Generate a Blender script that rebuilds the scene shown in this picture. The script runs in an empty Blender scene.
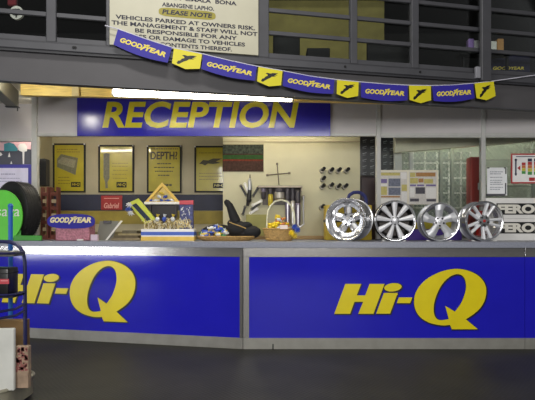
import bpy, bmesh, math, random
from mathutils import Matrix, Vector
random.seed(7)
C = bpy.context.scene.collection
F, HZ, EYE = 520.0, 228.0, 1.258          # focal length in pixels, horizon row, eye height

def V(*a): return Vector(a)
def PX(px, Y): return (px - 267.5) * Y / F
def PZ(py, Y): return EYE - (py - HZ) * Y / F

# ------------------------------------------------------------------ materials
def lin(c):
    return tuple(((v / 255) / 12.92 if v / 255 <= .04045 else ((v / 255 + .055) / 1.055) ** 2.4) for v in c) + (1,)
MATS = {}
def mat(name, rgb, rough=.5, metal=0., var=.08, scale=8., bump=0., bscale=60., coat=0., spec=.5, emit=0., aniso=None):
    if name in MATS: return MATS[name]
    m = bpy.data.materials.new(name); m.use_nodes = True; nt = m.node_tree
    b = nt.nodes['Principled BSDF']
    b.inputs['Roughness'].default_value = rough; b.inputs['Metallic'].default_value = metal
    b.inputs['Specular IOR Level'].default_value = spec
    b.inputs['Coat Weight'].default_value = coat; b.inputs['Coat Roughness'].default_value = .06
    col = lin(rgb)
    tc = nt.nodes.new('ShaderNodeTexCoord')
    mp = nt.nodes.new('ShaderNodeMapping'); nt.links.new(tc.outputs['Object'], mp.inputs['Vector'])
    if aniso: mp.inputs['Scale'].default_value = aniso
    if var > 0:
        n = nt.nodes.new('ShaderNodeTexNoise'); n.inputs['Scale'].default_value = scale; n.inputs['Detail'].default_value = 4
        nt.links.new(mp.outputs['Vector'], n.inputs['Vector'])
        r = nt.nodes.new('ShaderNodeValToRGB')
        r.color_ramp.elements[0].position = .3; r.color_ramp.elements[1].position = .7
        r.color_ramp.elements[0].color = tuple(v * (1 - var) for v in col[:3]) + (1,)
        r.color_ramp.elements[1].color = tuple(min(1, v * (1 + var)) for v in col[:3]) + (1,)
        nt.links.new(n.outputs['Fac'], r.inputs['Fac']); nt.links.new(r.outputs['Color'], b.inputs['Base Color'])
    else:
        b.inputs['Base Color'].default_value = col
    if bump > 0:
        n2 = nt.nodes.new('ShaderNodeTexNoise'); n2.inputs['Scale'].default_value = bscale; n2.inputs['Detail'].default_value = 3
        nt.links.new(mp.outputs['Vector'], n2.inputs['Vector'])
        bp = nt.nodes.new('ShaderNodeBump'); bp.inputs['Strength'].default_value = bump; bp.inputs['Distance'].default_value = .01
        nt.links.new(n2.outputs['Fac'], bp.inputs['Height']); nt.links.new(bp.outputs['Normal'], b.inputs['Normal'])
        if coat: nt.links.new(bp.outputs['Normal'], b.inputs['Coat Normal'])
    if emit > 0:
        b.inputs['Emission Color'].default_value = col; b.inputs['Emission Strength'].default_value = emit
    MATS[name] = m
    return m

def glass_mat():
    m = bpy.data.materials.new('window_glass'); m.use_nodes = True; nt = m.node_tree
    for n in list(nt.nodes): nt.nodes.remove(n)
    o = nt.nodes.new('ShaderNodeOutputMaterial'); mx = nt.nodes.new('ShaderNodeMixShader')
    t = nt.nodes.new('ShaderNodeBsdfTransparent'); t.inputs['Color'].default_value = (.93, .95, .94, 1)
    g = nt.nodes.new('ShaderNodeBsdfGlossy'); g.inputs['Roughness'].default_value = .03
    f = nt.nodes.new('ShaderNodeFresnel'); f.inputs['IOR'].default_value = 1.45
    nt.links.new(f.outputs[0], mx.inputs[0]); nt.links.new(t.outputs[0], mx.inputs[1]); nt.links.new(g.outputs[0], mx.inputs[2])
    nt.links.new(mx.outputs[0], o.inputs['Surface'])
    return m
GLASS = glass_mat()

def floor_mat():
    m = bpy.data.materials.new('dark_checker_plate_floor'); m.use_nodes = True; nt = m.node_tree
    b = nt.nodes['Principled BSDF']; b.inputs['Roughness'].default_value = .55; b.inputs['Specular IOR Level'].default_value = .3
    tc = nt.nodes.new('ShaderNodeTexCoord')
    n = nt.nodes.new('ShaderNodeTexNoise'); n.inputs['Scale'].default_value = 2.2; n.inputs['Detail'].default_value = 8
    nt.links.new(tc.outputs['Object'], n.inputs['Vector'])
    r = nt.nodes.new('ShaderNodeValToRGB')
    r.color_ramp.elements[0].position = .3; r.color_ramp.elements[1].position = .72
    r.color_ramp.elements[0].color = lin((40, 40, 32)); r.color_ramp.elements[1].color = lin((56, 55, 45))
    nt.links.new(n.outputs['Fac'], r.inputs['Fac']); 
    # two crossing wave patterns make the raised lozenges
    hs = []
    for ang in (.62, -.62):
        mp = nt.nodes.new('ShaderNodeMapping'); mp.inputs['Rotation'].default_value = (0, 0, ang)
        nt.links.new(tc.outputs['Object'], mp.inputs['Vector'])
        w = nt.nodes.new('ShaderNodeTexWave'); w.inputs['Scale'].default_value = 9.; w.inputs['Distortion'].default_value = .6
        nt.links.new(mp.outputs['Vector'], w.inputs['Vector']); hs.append(w)
    mu = nt.nodes.new('ShaderNodeMath'); mu.operation = 'MULTIPLY'
    nt.links.new(hs[0].outputs['Fac'], mu.inputs[0]); nt.links.new(hs[1].outputs['Fac'], mu.inputs[1])
    bp = nt.nodes.new('ShaderNodeBump'); bp.inputs['Strength'].default_value = .3; bp.inputs['Distance'].default_value = .004
    nt.links.new(mu.outputs[0], bp.inputs['Height']); nt.links.new(bp.outputs['Normal'], b.inputs['Normal'])
    nt.links.new(r.outputs['Color'], b.inputs['Base Color'])
    return m

M_ = dict
blue = mat('glossy_blue_panel', (35, 33, 180), .09, var=.04, scale=3, bump=.015, bscale=3, spec=.4)
signblue = mat('sign_blue', (38, 34, 156), .2, var=.04)
yellow = mat('logo_yellow', (226, 206, 14), .35, var=.03)
signyellow = mat('sign_yellow', (200, 190, 40), .24, var=.05)
black = mat('black_plastic', (18, 18, 20), .45)
dark = mat('near_black', (12, 12, 13), .7)
alu = mat('brushed_aluminium', (156, 154, 152), .23, .75, var=.1, scale=14, bump=.05, bscale=30, aniso=(1, 1, 12))
kickm = mat('scuffed_aluminium', (146, 144, 137), .5, .4, var=.1, scale=7, bump=.03, bscale=14, aniso=(1, 1, 1))
lam = mat('grey_laminate', (138, 141, 154), .4, var=.16, scale=70)
steel = mat('grey_painted_steel', (70, 70, 74), .5, var=.1, scale=5)
steel_d = mat('dark_grey_painted_steel', (52, 52, 56), .5, var=.1, scale=6)
beamm = mat('beam_grey_paint', (78, 76, 78), .6, var=.07, scale=3)
wood = mat('yellow_pine', (240, 208, 120), .6, var=.2, scale=10, aniso=(.6, 6, 8))
fasciam = mat('fascia_white_board', (196, 192, 192), .5, var=.05, scale=2)
cream = mat('cream_wall_paint', (190, 186, 154), .6, var=.06, scale=3, bump=.03)
creamdk = mat('olive_cream_paint', (168, 160, 134), .7, var=.07, scale=3)
postm = mat('pale_grey_post', (190, 190, 186), .45, var=.06)
white = mat('white_card', (226, 224, 220), .5, var=.03)
offw = mat('cream_signboard', (184, 180, 158), .5, var=.05, scale=4)
ink = mat('dark_navy_ink', (26, 24, 44), .6, var=0)
navy = mat('navy_board', (32, 36, 58), .6)
posty = mat('poster_yellow', (164, 152, 30), .35, var=.1, scale=6, coat=.7, bump=.06, bscale=3)
postline = mat('poster_olive_print', (118, 104, 30), .5, var=.1)
greyp = mat('grey_print', (104, 102, 84), .5, var=.2, scale=40)
red = mat('red_plastic', (176, 34, 28), .4)
redd = mat('dark_red_board', (150, 34, 34), .5)
chrome = mat('polished_chrome', (226, 226, 228), .2, .92, var=.03)
silver = mat('silver_alloy', (206, 206, 210), .36, .6, var=.04)
silver_s = mat('satin_alloy', (176, 178, 182), .4, .6, var=.06)
rimdark = mat('dark_barrel', (30, 30, 32), .35, .5)
rubber = mat('tyre_rubber', (30, 30, 31), .6, var=.15, scale=30)
green = mat('display_green', (92, 206, 52), .45, var=.04)
blueen = mat('blue_enamel', (26, 54, 140), .35)
navyen = mat('navy_enamel', (32, 34, 78), .4)
cardb = mat('brown_cardboard', (120, 92, 54), .8, var=.1)
wick = mat('wicker', (172, 138, 82), .75, var=.35, scale=60, bump=.5, bscale=90)
pink = mat('pink_print', (176, 116, 130), .6, var=.35, scale=55)
gold = mat('gold_card', (214, 180, 82), .4, var=.1)
purple = mat('purple_print', (70, 44, 140), .5)
lampm = mat('lamp_tube_glow', (255, 248, 232), .4, var=0, emit=25.)
lampin = mat('indoor_tube_glow', (255, 244, 222), .4, var=0, emit=26.)
lampdim = mat('aged_tube_glow', (255, 246, 226), .4, var=0, emit=54.)
lampwin = mat('store_tube_glow', (246, 250, 240), .4, var=0, emit=50.)

# ------------------------------------------------------------------ mesh builder
class MB:
    def __init__(self): self.bm = bmesh.new()
    def _fin(self, verts, mi, M):
        fs = {f for v in verts for f in v.link_faces}
        for f in fs: f.material_index = mi; f.smooth = True
        if M is not None: bmesh.ops.transform(self.bm, matrix=M, verts=list(verts))
    def box(self, x0, x1, y0, y1, z0, z1, bev=0., mi=0, M=None, seg=1):
        T = Matrix.Translation(((x0 + x1) / 2, (y0 + y1) / 2, (z0 + z1) / 2)) @ Matrix.Diagonal((abs(x1 - x0), abs(y1 - y0), abs(z1 - z0), 1))
        vs = bmesh.ops.create_cube(self.bm, size=1, matrix=T)['verts']
        if bev > 0:
            es = list({e for v in vs for e in v.link_edges})
            r = bmesh.ops.bevel(self.bm, geom=es, offset=bev, segments=seg, affect='EDGES', profile=.5)
            vs = list({v for f in r['faces'] for v in f.verts} | {v for v in vs if v.is_valid})
        self._fin(vs, mi, M); return self
    def rect(self, px0, py0, px1, py1, Y, t=.002, mi=0, bev=0.):
        """upright thin box whose front face is at depth Y"""
        return self.box(PX(px0, Y), PX(px1, Y), Y, Y + t, PZ(py1, Y), PZ(py0, Y), mi=mi, bev=bev)
    def cyl(self, p0, p1, r0, r1=None, seg=16, mi=0, M=None, caps=True):
        p0, p1 = Vector(p0), Vector(p1); d = p1 - p0; r1 = r0 if r1 is None else r1
        T = Matrix.Translation((p0 + p1) / 2) @ d.to_track_quat('Z', 'Y').to_matrix().to_4x4()
        vs = bmesh.ops.create_cone(self.bm, cap_ends=caps, segments=seg, radius1=r0, radius2=r1, depth=d.length, matrix=T)['verts']
        self._fin(vs, mi, M); return self
    def ball(self, c, r, sx=1, sy=1, sz=1, sub=2, mi=0, M=None, jit=0.):
        T = Matrix.Translation(c) @ Matrix.Diagonal((r * sx, r * sy, r * sz, 1))
        vs = bmesh.ops.create_icosphere(self.bm, subdivisions=sub, radius=1)['verts']
        if jit:
            for v in vs: v.co *= 1 + random.uniform(-jit, jit)
        bmesh.ops.transform(self.bm, matrix=T, verts=vs)
        self._fin(vs, mi, M); return self
    def tube(self, pts, r, seg=8, closed=False, mi=0, M=None):
        pts = [Vector(p) for p in pts]; n = len(pts); rings = []
        up = None
        for i, p in enumerate(pts):
            a = pts[(i - 1) % n] if (closed or i > 0) else p
            b = pts[(i + 1) % n] if (closed or i < n - 1) else p
            t = (b - a).normalized()
            if up is None: up = t.orthogonal().normalized()
            up = (up - t * up.dot(t)).normalized(); s = t.cross(up)
            rr = r[i] if isinstance(r, (list, tuple)) else r
            rings.append([self.bm.verts.new(p + (up * math.cos(k * 2 * math.pi / seg) + s * math.sin(k * 2 * math.pi / seg)) * rr) for k in range(seg)])
        for i in range(n if closed else n - 1):
            A, B = rings[i], rings[(i + 1) % n]
            for k in range(seg): self.bm.faces.new((A[k], A[(k + 1) % seg], B[(k + 1) % seg], B[k]))
        if not closed:
            self.bm.faces.new(rings[0][::-1]); self.bm.faces.new(rings[-1])
        self._fin([v for g in rings for v in g], mi, M); return self
    def lathe(self, prof, M=None, seg=40, mi=0, closed=False):
        """profile of (radius, height) about local Z"""
        rings = []
        for (r, h) in prof:
            rings.append([self.bm.verts.new((r * math.cos(k * 2 * math.pi / seg), r * math.sin(k * 2 * math.pi / seg), h)) for k in range(seg)])
        pairs = list(zip(rings, rings[1:])) + ([(rings[-1], rings[0])] if closed else [])
        for A, B in pairs:
            for k in range(seg): self.bm.faces.new((A[k], A[(k + 1) % seg], B[(k + 1) % seg], B[k]))
        if not closed:
            if prof[0][0] > 1e-4: self.bm.faces.new(rings[0][::-1])
            if prof[-1][0] > 1e-4: self.bm.faces.new(rings[-1])
        self._fin([v for g in rings for v in g], mi, M); return self
    def hull_prism(self, loop_a, loop_b, mi=0, M=None):
        """two point loops of equal length joined as a solid"""
        A = [self.bm.verts.new(p) for p in loop_a]; B = [self.bm.verts.new(p) for p in loop_b]; n = len(A)
        self.bm.faces.new(A[::-1]); self.bm.faces.new(B)
        for k in range(n): self.bm.faces.new((A[k], A[(k + 1) % n], B[(k + 1) % n], B[k]))
        self._fin(A + B, mi, M); return self
    def mesh(self, me, M=None, mi=0):
        n0 = len(self.bm.verts); self.bm.from_mesh(me); self.bm.verts.ensure_lookup_table()
        self._fin(self.bm.verts[n0:], mi, M); return self
    def shape(self, polys, depth, M=None, mi=0):
        """filled outline(s) with holes, extruded 0..depth along local z"""
        me = outline_mesh(polys, depth); self.mesh(me, M, mi); bpy.data.meshes.remove(me); return self
    def text(self, body, x0, x1, y0, y1, depth=.002, M=None, mi=0, bold=.0, shear=0.):
        me = text_mesh(body, x0, x1, y0, y1, depth, bold, shear); self.mesh(me, M, mi); bpy.data.meshes.remove(me); return self
    def build(self, name, mats, parent=None, sharp=.6):
        bmesh.ops.recalc_face_normals(self.bm, faces=self.bm.faces)
        me = bpy.data.meshes.new(name)
        if parent is not None:
            org = world_loc(parent)
        else:
            xs = [v.co for v in self.bm.verts]
            org = Vector(((min(v.x for v in xs) + max(v.x for v in xs)) / 2, (min(v.y for v in xs) + max(v.y for v in xs)) / 2, min(v.z for v in xs)))
        bmesh.ops.translate(self.bm, verts=self.bm.verts, vec=-org)
        self.bm.to_mesh(me); self.bm.free()
        me.set_sharp_from_angle(angle=sharp)
        if not isinstance(mats, (list, tuple)): mats = [mats]
        for m in mats: me.materials.append(m)
        o = bpy.data.objects.new(name, me); C.objects.link(o)
        if parent is not None: o.parent = parent
        else: o.location = org
        return o

def world_loc(o):
    l = Vector(o.location)
    while o.parent: o = o.parent; l += o.location
    return l
def curve_mesh(cu):
    ob = bpy.data.objects.new('tmp', cu); C.objects.link(ob)
    dg = bpy.context.evaluated_depsgraph_get()
    me = bpy.data.meshes.new_from_object(ob.evaluated_get(dg))
    bpy.data.objects.remove(ob); bpy.data.curves.remove(cu)
    return me
def outline_mesh(polys, depth):
    cu = bpy.data.curves.new('tmp', 'CURVE'); cu.dimensions = '2D'; cu.fill_mode = 'BOTH'; cu.extrude = depth / 2
    for p in polys:
        s = cu.splines.new('POLY'); s.points.add(len(p) - 1); s.use_cyclic_u = True
        for q, pt in zip(p, s.points): pt.co = (q[0], q[1], 0, 1)
    me = curve_mesh(cu)
    for v in me.vertices: v.co.z += depth / 2
    return me
def text_mesh(body, x0, x1, y0, y1, depth, bold, shear):
    cu = bpy.data.curves.new('tmp', 'FONT'); cu.body = body; cu.size = 1; cu.offset = bold; cu.shear = shear
    cu.extrude = .01; cu.resolution_u = 4; cu.fill_mode = 'BOTH'; cu.align_x = 'LEFT'
    me = curve_mesh(cu)
    vs = me.vertices
    a0, a1 = min(v.co.x for v in vs), max(v.co.x for v in vs)
    b0, b1 = min(v.co.y for v in vs), max(v.co.y for v in vs)
    for v in vs:
        v.co.x = x0 + (v.co.x - a0) / (a1 - a0) * (x1 - x0)
        v.co.y = y0 + (v.co.y - b0) / (b1 - b0) * (y1 - y0)
        v.co.z = (v.co.z + .01) / .02 * depth
    return me
def face_M(x, y, z, yaw=0., roll=0., pitch=0.):
    """local x -> right, local y -> up, local z -> towards the viewer (-Y)"""
    return Matrix.Translation((x, y, z)) @ Matrix.Rotation(yaw, 4, 'Z') @ Matrix.Rotation(math.pi / 2, 4, 'X') @ Matrix.Rotation(pitch, 4, 'X') @ Matrix.Rotation(roll, 4, 'Z')

def empty(name, loc, label=None, cat=None, group=None):
    o = bpy.data.objects.new(name, None); C.objects.link(o); o.location = loc; o.empty_display_size = .05
    if label: tag(o, label, cat, group)
    return o
def tag(o, label, cat, group=None):
    o['label'] = label; o['category'] = cat
    if group: o['group'] = group
    return o
def struct(o): o['kind'] = 'structure'; return o
def copy_thing(o, parent=None):
    c = o.copy(); C.objects.link(c)
    if parent: c.parent = parent
    for ch in [x for x in bpy.data.objects if x.parent == o]: copy_thing(ch, c)
    return c

# ------------------------------------------------------------------ room shell
YB = 6.40                      # plane of the booth front
Z_TOP = 1.1116                 # counter top
Z_SLAB0 = 1.054
Z_FA = PZ(135, YB)             # underside of the fascia
struct(MB().box(-9, 9, -7, 10, -.1, 0).build('floor', floor_mat()))
YW = 8.0
struct(MB().box(-3.32, 1.25, YW, YW + .1, 0, 2.86).build('wall_back', creamdk))
struct(MB().box(-3.42, -3.32, 6.955, YW + .1, 0, 2.86).build('wall_left', creamdk))
struct(MB().box(-4.6, PX(32, 6.85), 6.85, 6.95, 0, 2.86).build('wall_front_left', fasciam))
PWL, PWR = PX(223, 7.0), PX(360, 7.0)
w = struct(MB().box(PWL, PWR, 7.0, 7.9, 0, 2.86).build('wall_middle', cream))
MB().box(PWL + .002, PWR - .002, 6.994, 7.0, PZ(142.2, 7), PZ(141, 7)).build('wall_joint', creamdk, w)
struct(MB().box(1.25, 4.6, 8.3, 8.4, 0, 2.86).build('wall_rear_right', mat('grey_green_wall', (168, 172, 160), .7)))
struct(MB().box(4.5, 4.6, 6.2, 8.3, 0, 2.86).build('wall_right', mat('grey_green_wall', (0, 0, 0))))
struct(MB().box(-4.6, 4.6, YB + .07, 8.5, 2.88, 2.94).build('ceiling', mat('booth_ceiling_white', (206, 202, 190), .7)))

# fascia boards of the booth: white panels between slim posts
for i, (a, b) in enumerate(((38, 376), (380.5, 481), (485, 575))):
    o = struct(MB().box(PX(a, YB), PX(b, YB), YB, YB + .03, Z_FA + .02, 2.935).build('trim_%d' % (i + 1), fasciam))
    MB().box(PX(a, YB), PX(b, YB), YB - .012, YB + .04, Z_FA - .015, Z_FA + .022, bev=.004).build('edge_strip', postm, o)
o = struct(MB().box(-4.5, PX(31.5, 6.7), 6.7, 6.73, PZ(139, 6.7), 2.86).build('trim_4', fasciam))
MB().box(-4.5, PX(31.5, 6.7), 6.69, 6.74, PZ(141, 6.7), PZ(138.5, 6.7)).build('edge_strip', postm, o)
for i, (a, b) in enumerate(((32, 37.5), (376.2, 380.6), (481, 485.2))):
    o = struct(MB().box(PX(a, YB), PX(b, YB), YB - .02, YB + .06, Z_TOP + .001, 2.935, bev=.005).build('trim_%d' % (5 + i), postm))
    MB().box(PX(a, YB) - .012, PX(b, YB) + .012, YB - .03, YB + .07, Z_TOP + .001, Z_TOP + .013, bev=.003).build('foot_plate', alu, o)
# glazing of the right-hand bays
for i, (a, b) in enumerate(((380.6, 481), (485.2, 575))):
    o = struct(MB().box(PX(a, YB), PX(b, YB), YB + .012, YB + .02, Z_TOP + .02, Z_FA - .015).build('window_%d' % (1 + i), GLASS))
    f = MB()
    f.box(PX(a, YB), PX(b, YB), YB, YB + .03, Z_TOP + .002, Z_TOP + .02); f.box(PX(a, YB), PX(b, YB), YB, YB + .03, Z_FA - .03, Z_FA - .015)
    f.build('glazing_bead', postm, o)

# ------------------------------------------------------------------ counter
CX, CY = -.254, 5.4
TH = math.atan(.225); cth, sth = math.cos(TH), math.sin(TH)
LM = Matrix(((cth, sth, 0, CX), (-sth, cth, 0, CY), (0, 0, 1, 0), (0, 0, 0, 1)))   # local x runs right along the left counter, y goes inwards
def lu(px):                    # distance (negative = leftwards) along the left counter seen at column px
    k = (px - 267.5) / F
    Y = (CY + .225 * CX) / (1 + .225 * k)
    return (k * Y - CX) / cth
def counter(name_label, x0, x1, M, wide=True, l_post=.0, r_post=.0, ml=0., mr=0.):
    mid = M @ V((x0 + x1) / 2, .3, 0)
    r = empty('reception_counter', mid, name_label, 'counter')
    A = [(x0 + .002 + ml * .012, .012, 0), (x1 - .002 + mr * .012, .012, 0), (x1 - .002 + mr * .55, .55, 0), (x0 + .002 + ml * .55, .55, 0)]
    MB().hull_prism(A, [(a, b, Z_SLAB0) for a, b, c in A], M=M).build('carcass', steel_d, r)
    MB().box(x0, x1, -.006, .012, 0, .116, bev=.002, M=M).build('kick_plate', kickm, r)
    MB().box(x0, x1, -.004, .012, .956, Z_SLAB0, bev=.002, M=M).build('top_rail', alu, r)
    MB().box(x0 + l_post, x1 - r_post, -.001, .012, .116, .956, M=M).build('front_panel', blue, r)
    if l_post: MB().box(x0, x0 + l_post, -.008, .012, .116, .956, bev=.002, M=M).build('corner_post', alu, r)
    if r_post: MB().box(x1 - r_post, x1, -.008, .012, .116, .956, bev=.002, M=M).build('corner_post', alu, r)
    return r
IM = Matrix.Translation((0, CY, 0))
cl = counter('blue glossy reception counter, angled left section with large yellow lettering', -3.9, -.002, LM, r_post=.034, mr=-math.tan(TH / 2))
cr = counter('blue glossy reception counter, straight middle section with large yellow lettering', CX + .002, 2.67, IM, l_post=.062, ml=math.tan(TH / 2))
ce = counter('plain blue end section of the counter at the right edge', 2.674, 4.2, IM)
# kick plate rivets / black plug
MB().cyl((PX(273, 5.4), 5.396, .05), (PX(273, 5.4), 5.388, .05), .006).box(PX(272.4, 5.39), PX(273.6, 5.39), 5.389, 5.395, .0, .045).build('drain_slot', dark, cr)

# Hi-Q logo, in pixels of the right-hand panel (y up from 330)
def sm(pts, n=5):
    """closed Catmull-Rom through the points"""
    out = []; k = len(pts)
    for i in range(k):
        p0, p1, p2, p3 = pts[i - 1], pts[i], pts[(i + 1) % k], pts[(i + 2) % k]
        for j in range(n):
            t = j / n
            out.append(tuple(.5 * ((2 * p1[a]) + (-p0[a] + p2[a]) * t + (2 * p0[a] - 5 * p1[a] + 4 * p2[a] - p3[a]) * t * t + (-p0[a] + 3 * p1[a] - 3 * p2[a] + p3[a]) * t ** 3) for a in (0, 1)))
    return out
def arc_open(pts, n=5):
    out = []; k = len(pts)
    for i in range(k - 1):
        p0, p1, p2, p3 = pts[max(0, i - 1)], pts[i], pts[i + 1], pts[min(k - 1, i + 2)]
        for j in range(n):
            t = j / n
            out.append(tuple(.5 * ((2 * p1[a]) + (-p0[a] + p2[a]) * t + (2 * p0[a] - 5 * p1[a] + 4 * p2[a] - p3[a]) * t * t + (-p0[a] + 3 * p1[a] - 3 * p2[a] + p3[a]) * t ** 3) for a in (0, 1)))
    out.append(pts[-1]); return out
def q1(p): return (325 + p[0] / 5.333, 335 - (260 + p[1] / 5.333))
def q2(p): return (405 + p[0] / 5.333, 335 - (260 + p[1] / 5.333))
Hs = [q1(p) for p in ((108, 127), (192, 127), (168, 188), (214, 188), (237, 127), (316, 127), (257, 286), (177, 286), (203, 222), (156, 222), (133, 286), (49, 286))]
Is = [q1(p) for p in ((313, 175), (386, 175), (346, 285), (272, 285))]
dot = [q1((361 + 46 * math.cos(a), 145 - 22 * math.sin(a) - 4 * math.cos(a))) for a in [i * math.pi / 12 for i in range(24)]]
dash = [q1(p) for p in ((393, 199), (464, 199), (452, 229), (382, 229))]
Qo = [q2(p) for p in arc_open([(238, 345), (190, 347), (120, 330), (68, 290), (47, 230), (60, 165), (110, 105), (190, 62), (275, 47), (350, 62), (405, 98), (430, 150), (422, 215), (385, 270), (322, 315)])] + [q2((386, 368)), q2((248, 368))]
Qi = [q2(p) for p in arc_open([(265, 275), (300, 225), (322, 160), (320, 110), (302, 82), (272, 75), (235, 90), (195, 130), (165, 190), (151, 250), (158, 300), (185, 320), (232, 314)])] + [q2((213, 244))]
def logo(M, parent, pl):
    s = 5.4 / F
    def conv(P, dx=0, dy=0): return [((x - 334 + dx) * s, (y + dy) * s) for x, y in P]
    def grow(P, d):           # outline shadow: the same outline pushed outwards
        n = len(P); out = []
        area = sum(P[i - 1][0] * P[i][1] - P[i][0] * P[i - 1][1] for i in range(n))
        sg = 1 if area > 0 else -1
        for i in range(n):
            a, b, c = Vector(P[i - 1]), Vector(P[i]), Vector(P[(i + 1) % n])
            e1, e2 = (b - a).normalized(), (c - b).normalized()
            nn = Vector((e1.y + e2.y, -e1.x - e2.x)) * sg
            nn = nn / max(.7, nn.length) if nn.length > 1e-5 else nn
            out.append((b.x + nn.x * d, b.y + nn.y * d))
        return out
    sh, le = MB(), MB()
    for P in ([Hs], [Is], [dot], [dash], [Qo, Qi]):
        le.shape([conv(p) for p in P], .010, M)
        g = [grow(P[0], 1.0)] + [grow(p, -1.0) for p in P[1:]]
        sh.shape([conv(p, .7, -.7) for p in g], .004, M)
    sh.build('logo_shadow', mat('logo_black_outline', (20, 18, 40), .4, var=0), parent)
    le.build('logo_lettering', yellow, parent)
logo(face_M(PX(334, 5.4), CY - .002, PZ(335, 5.4)), cr, None)
LS = 1.07
uq = lu(136.0) - (486 - 334) * 5.4 / F * LS
logo(LM @ Matrix.Translation((uq, -.002, PZ(327.6, 5.72))) @ Matrix.Rotation(math.pi / 2, 4, 'X') @ Matrix.Diagonal((LS, LS, 1, 1)), cl, None)

def Lp(x, y): v = LM @ V(x, y, 0); return (v.x, v.y)
cornx = CX - .03 * math.tan(TH / 2)
top_poly = [Lp(-3.95, -.03), (cornx, CY - .03), (4.25, CY - .03), (4.25, 6.6), (Lp(-3.95, -.03)[0], 6.6)]
bmt = MB().shape([top_poly], Z_TOP - Z_SLAB0, Matrix.Translation((0, 0, Z_SLAB0)))
o = bmt.build('countertop', lam); tag(o, 'long grey laminate countertop running bent across the whole reception counter', 'countertop')
bv = o.modifiers.new('edge', 'BEVEL'); bv.width = .008; bv.segments = 2; bv.limit_method = 'ANGLE'

# ------------------------------------------------------------------ reception sign, batten, tube
sr = empty('reception_sign', (PX(203, (YB - .03)), (YB - .03), Z_FA), 'long blue sign board with yellow RECEPTION lettering on the white fascia', 'sign')
YS = YB - .035
MB().box(PX(77, YS), PX(330.5, YS), YS, YB - .012, PZ(136, YS), PZ(94.5, YS), bev=.002).build('sign_panel', signblue, sr)
MB().text('RECEPTION', PX(102.5, YS), PX(299, YS), PZ(128, YS), PZ(101.5, YS), .004, face_M(0, YS - .0005, 0), bold=.028, shear=.18).build('lettering', signyellow, sr)

def pole_line(n, a, b): return [a + (b - a) * i / n for i in range(n + 1)]
bt = empty('timber_batten', (-.8, 5.8, 2.7), 'yellow pine batten running under the grey steel beam above the sign', 'batten')
def yzat(px):      # batten bottom edge: drops slightly to the right
    t = (px - 20) / 415; return 5.80 + .16 * t, 95 + 9 * t
for (a, b) in ((20.5, 72), (72, 436)):
    ya, pa = yzat(a); yb, pb = yzat(b)
    za, zb = PZ(pa, ya), PZ(pb, yb)
    A = [(PX(a, ya), ya, za), (PX(a, ya), ya + .07, za), (PX(a, ya), ya + .07, za + .14), (PX(a, ya), ya, za + .14)]
    B = [(PX(b - .3, yb), yb, zb), (PX(b - .3, yb), yb + .07, zb), (PX(b - .3, yb), yb + .07, zb + .14), (PX(b - .3, yb), yb, zb + .14)]
    MB().hull_prism(A, B).build('plank', wood, bt)
y, p = yzat(75)
MB().box(PX(72.5, y), PX(79.5, y), y - .022, y - .001, PZ(p + .5, y), PZ(85, y), bev=.003).build('joint_cleat', mat('pale_pine', (214, 196, 140), .6), bt)

fl = empty('fluorescent_light', (PX(204, 5.62), 5.62, 2.7), 'long lit fluorescent tube fitting above the reception sign', 'light')
a0 = V(PX(112, 5.6), 5.6, PZ(91.5, 5.6)); a1 = V(PX(294, 5.66), 5.66, PZ(97.0, 5.66))
dx = (a1 - a0).normalized()
TM = Matrix.Translation(a0) @ Matrix.Rotation(math.atan2(dx.y, dx.x), 4, 'Z') @ Matrix.Rotation(-math.asin(dx.z), 4, 'Y')
L = (a1 - a0).length
MB().box(.0, L, .045, .11, -.03, .065, bev=.006, M=TM).build('housing', mat('lamp_housing_white', (232, 230, 222), .4), fl)
MB().cyl((.03, 0, 0), (L - .03, 0, 0), .05, seg=20, M=TM).build('tube', lampm, fl)
for x in (0, L - .03):
    MB().box(x, x + .03, -.03, .045, -.045, .05, bev=.006, M=TM).build('lamp_holder', mat('lamp_holder_white', (206, 200, 180), .4), fl)
for x in (.35, L - .35):
    MB().box(x - .02, x + .02, .11, .205, -.0, .05, M=TM).build('bracket', steel, fl)

# ------------------------------------------------------------------ upper storey: beam, windows, notice board
PH = math.atan(.22); cp, sp = math.cos(PH), math.sin(PH)
BM = Matrix(((cp, -sp, 0, -2.418), (sp, cp, 0, 4.7), (0, 0, 1, 0), (0, 0, 0, 1)))   # local x right along the beam, y inwards
def bs(px, n=0.):              # distance along the beam line seen at column px, n = distance in front of it
    k = (px - 267.5) / F
    ox, oy = -2.418 + n * sp, 4.7 - n * cp
    Y = (oy - .22 * ox) / (1 - .22 * k)
    return ((k * Y) - ox) / cp
def bz(py, px, n=0.):
    k = (px - 267.5) / F
    ox, oy = -2.418 + n * sp, 4.7 - n * cp
    return PZ(py, (oy - .22 * ox) / (1 - .22 * k))
S0, S1 = -1.0, 6.05
bo = struct(MB().box(S0, S1, .02, .08, 2.60, 2.865, M=BM).build('trim_8', beamm))
MB().box(S0, S1, .0, .08, 2.592, 2.604, M=BM).build('lower_flange', steel, bo)
MB().box(S0, S1, -.02, .08, 2.865, 2.885, M=BM).build('upper_flange', steel_d, bo)
sl = struct(MB().box(S0, S1, -.035, .10, 2.885, 2.955, bev=.006, M=BM).build('trim_9', steel))
MB().box(S0, S1, -.005, .1, 2.955, 2.975, M=BM).build('shadow_gap', steel_d, sl)
for px in (73.5, 75.3, 345, 420):
    MB().cyl(BM @ V(bs(px, .036), -.033, 2.925), BM @ V(bs(px, .036), -.044, 2.925), .012, seg=8).build('bolt', dark, sl)

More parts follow.
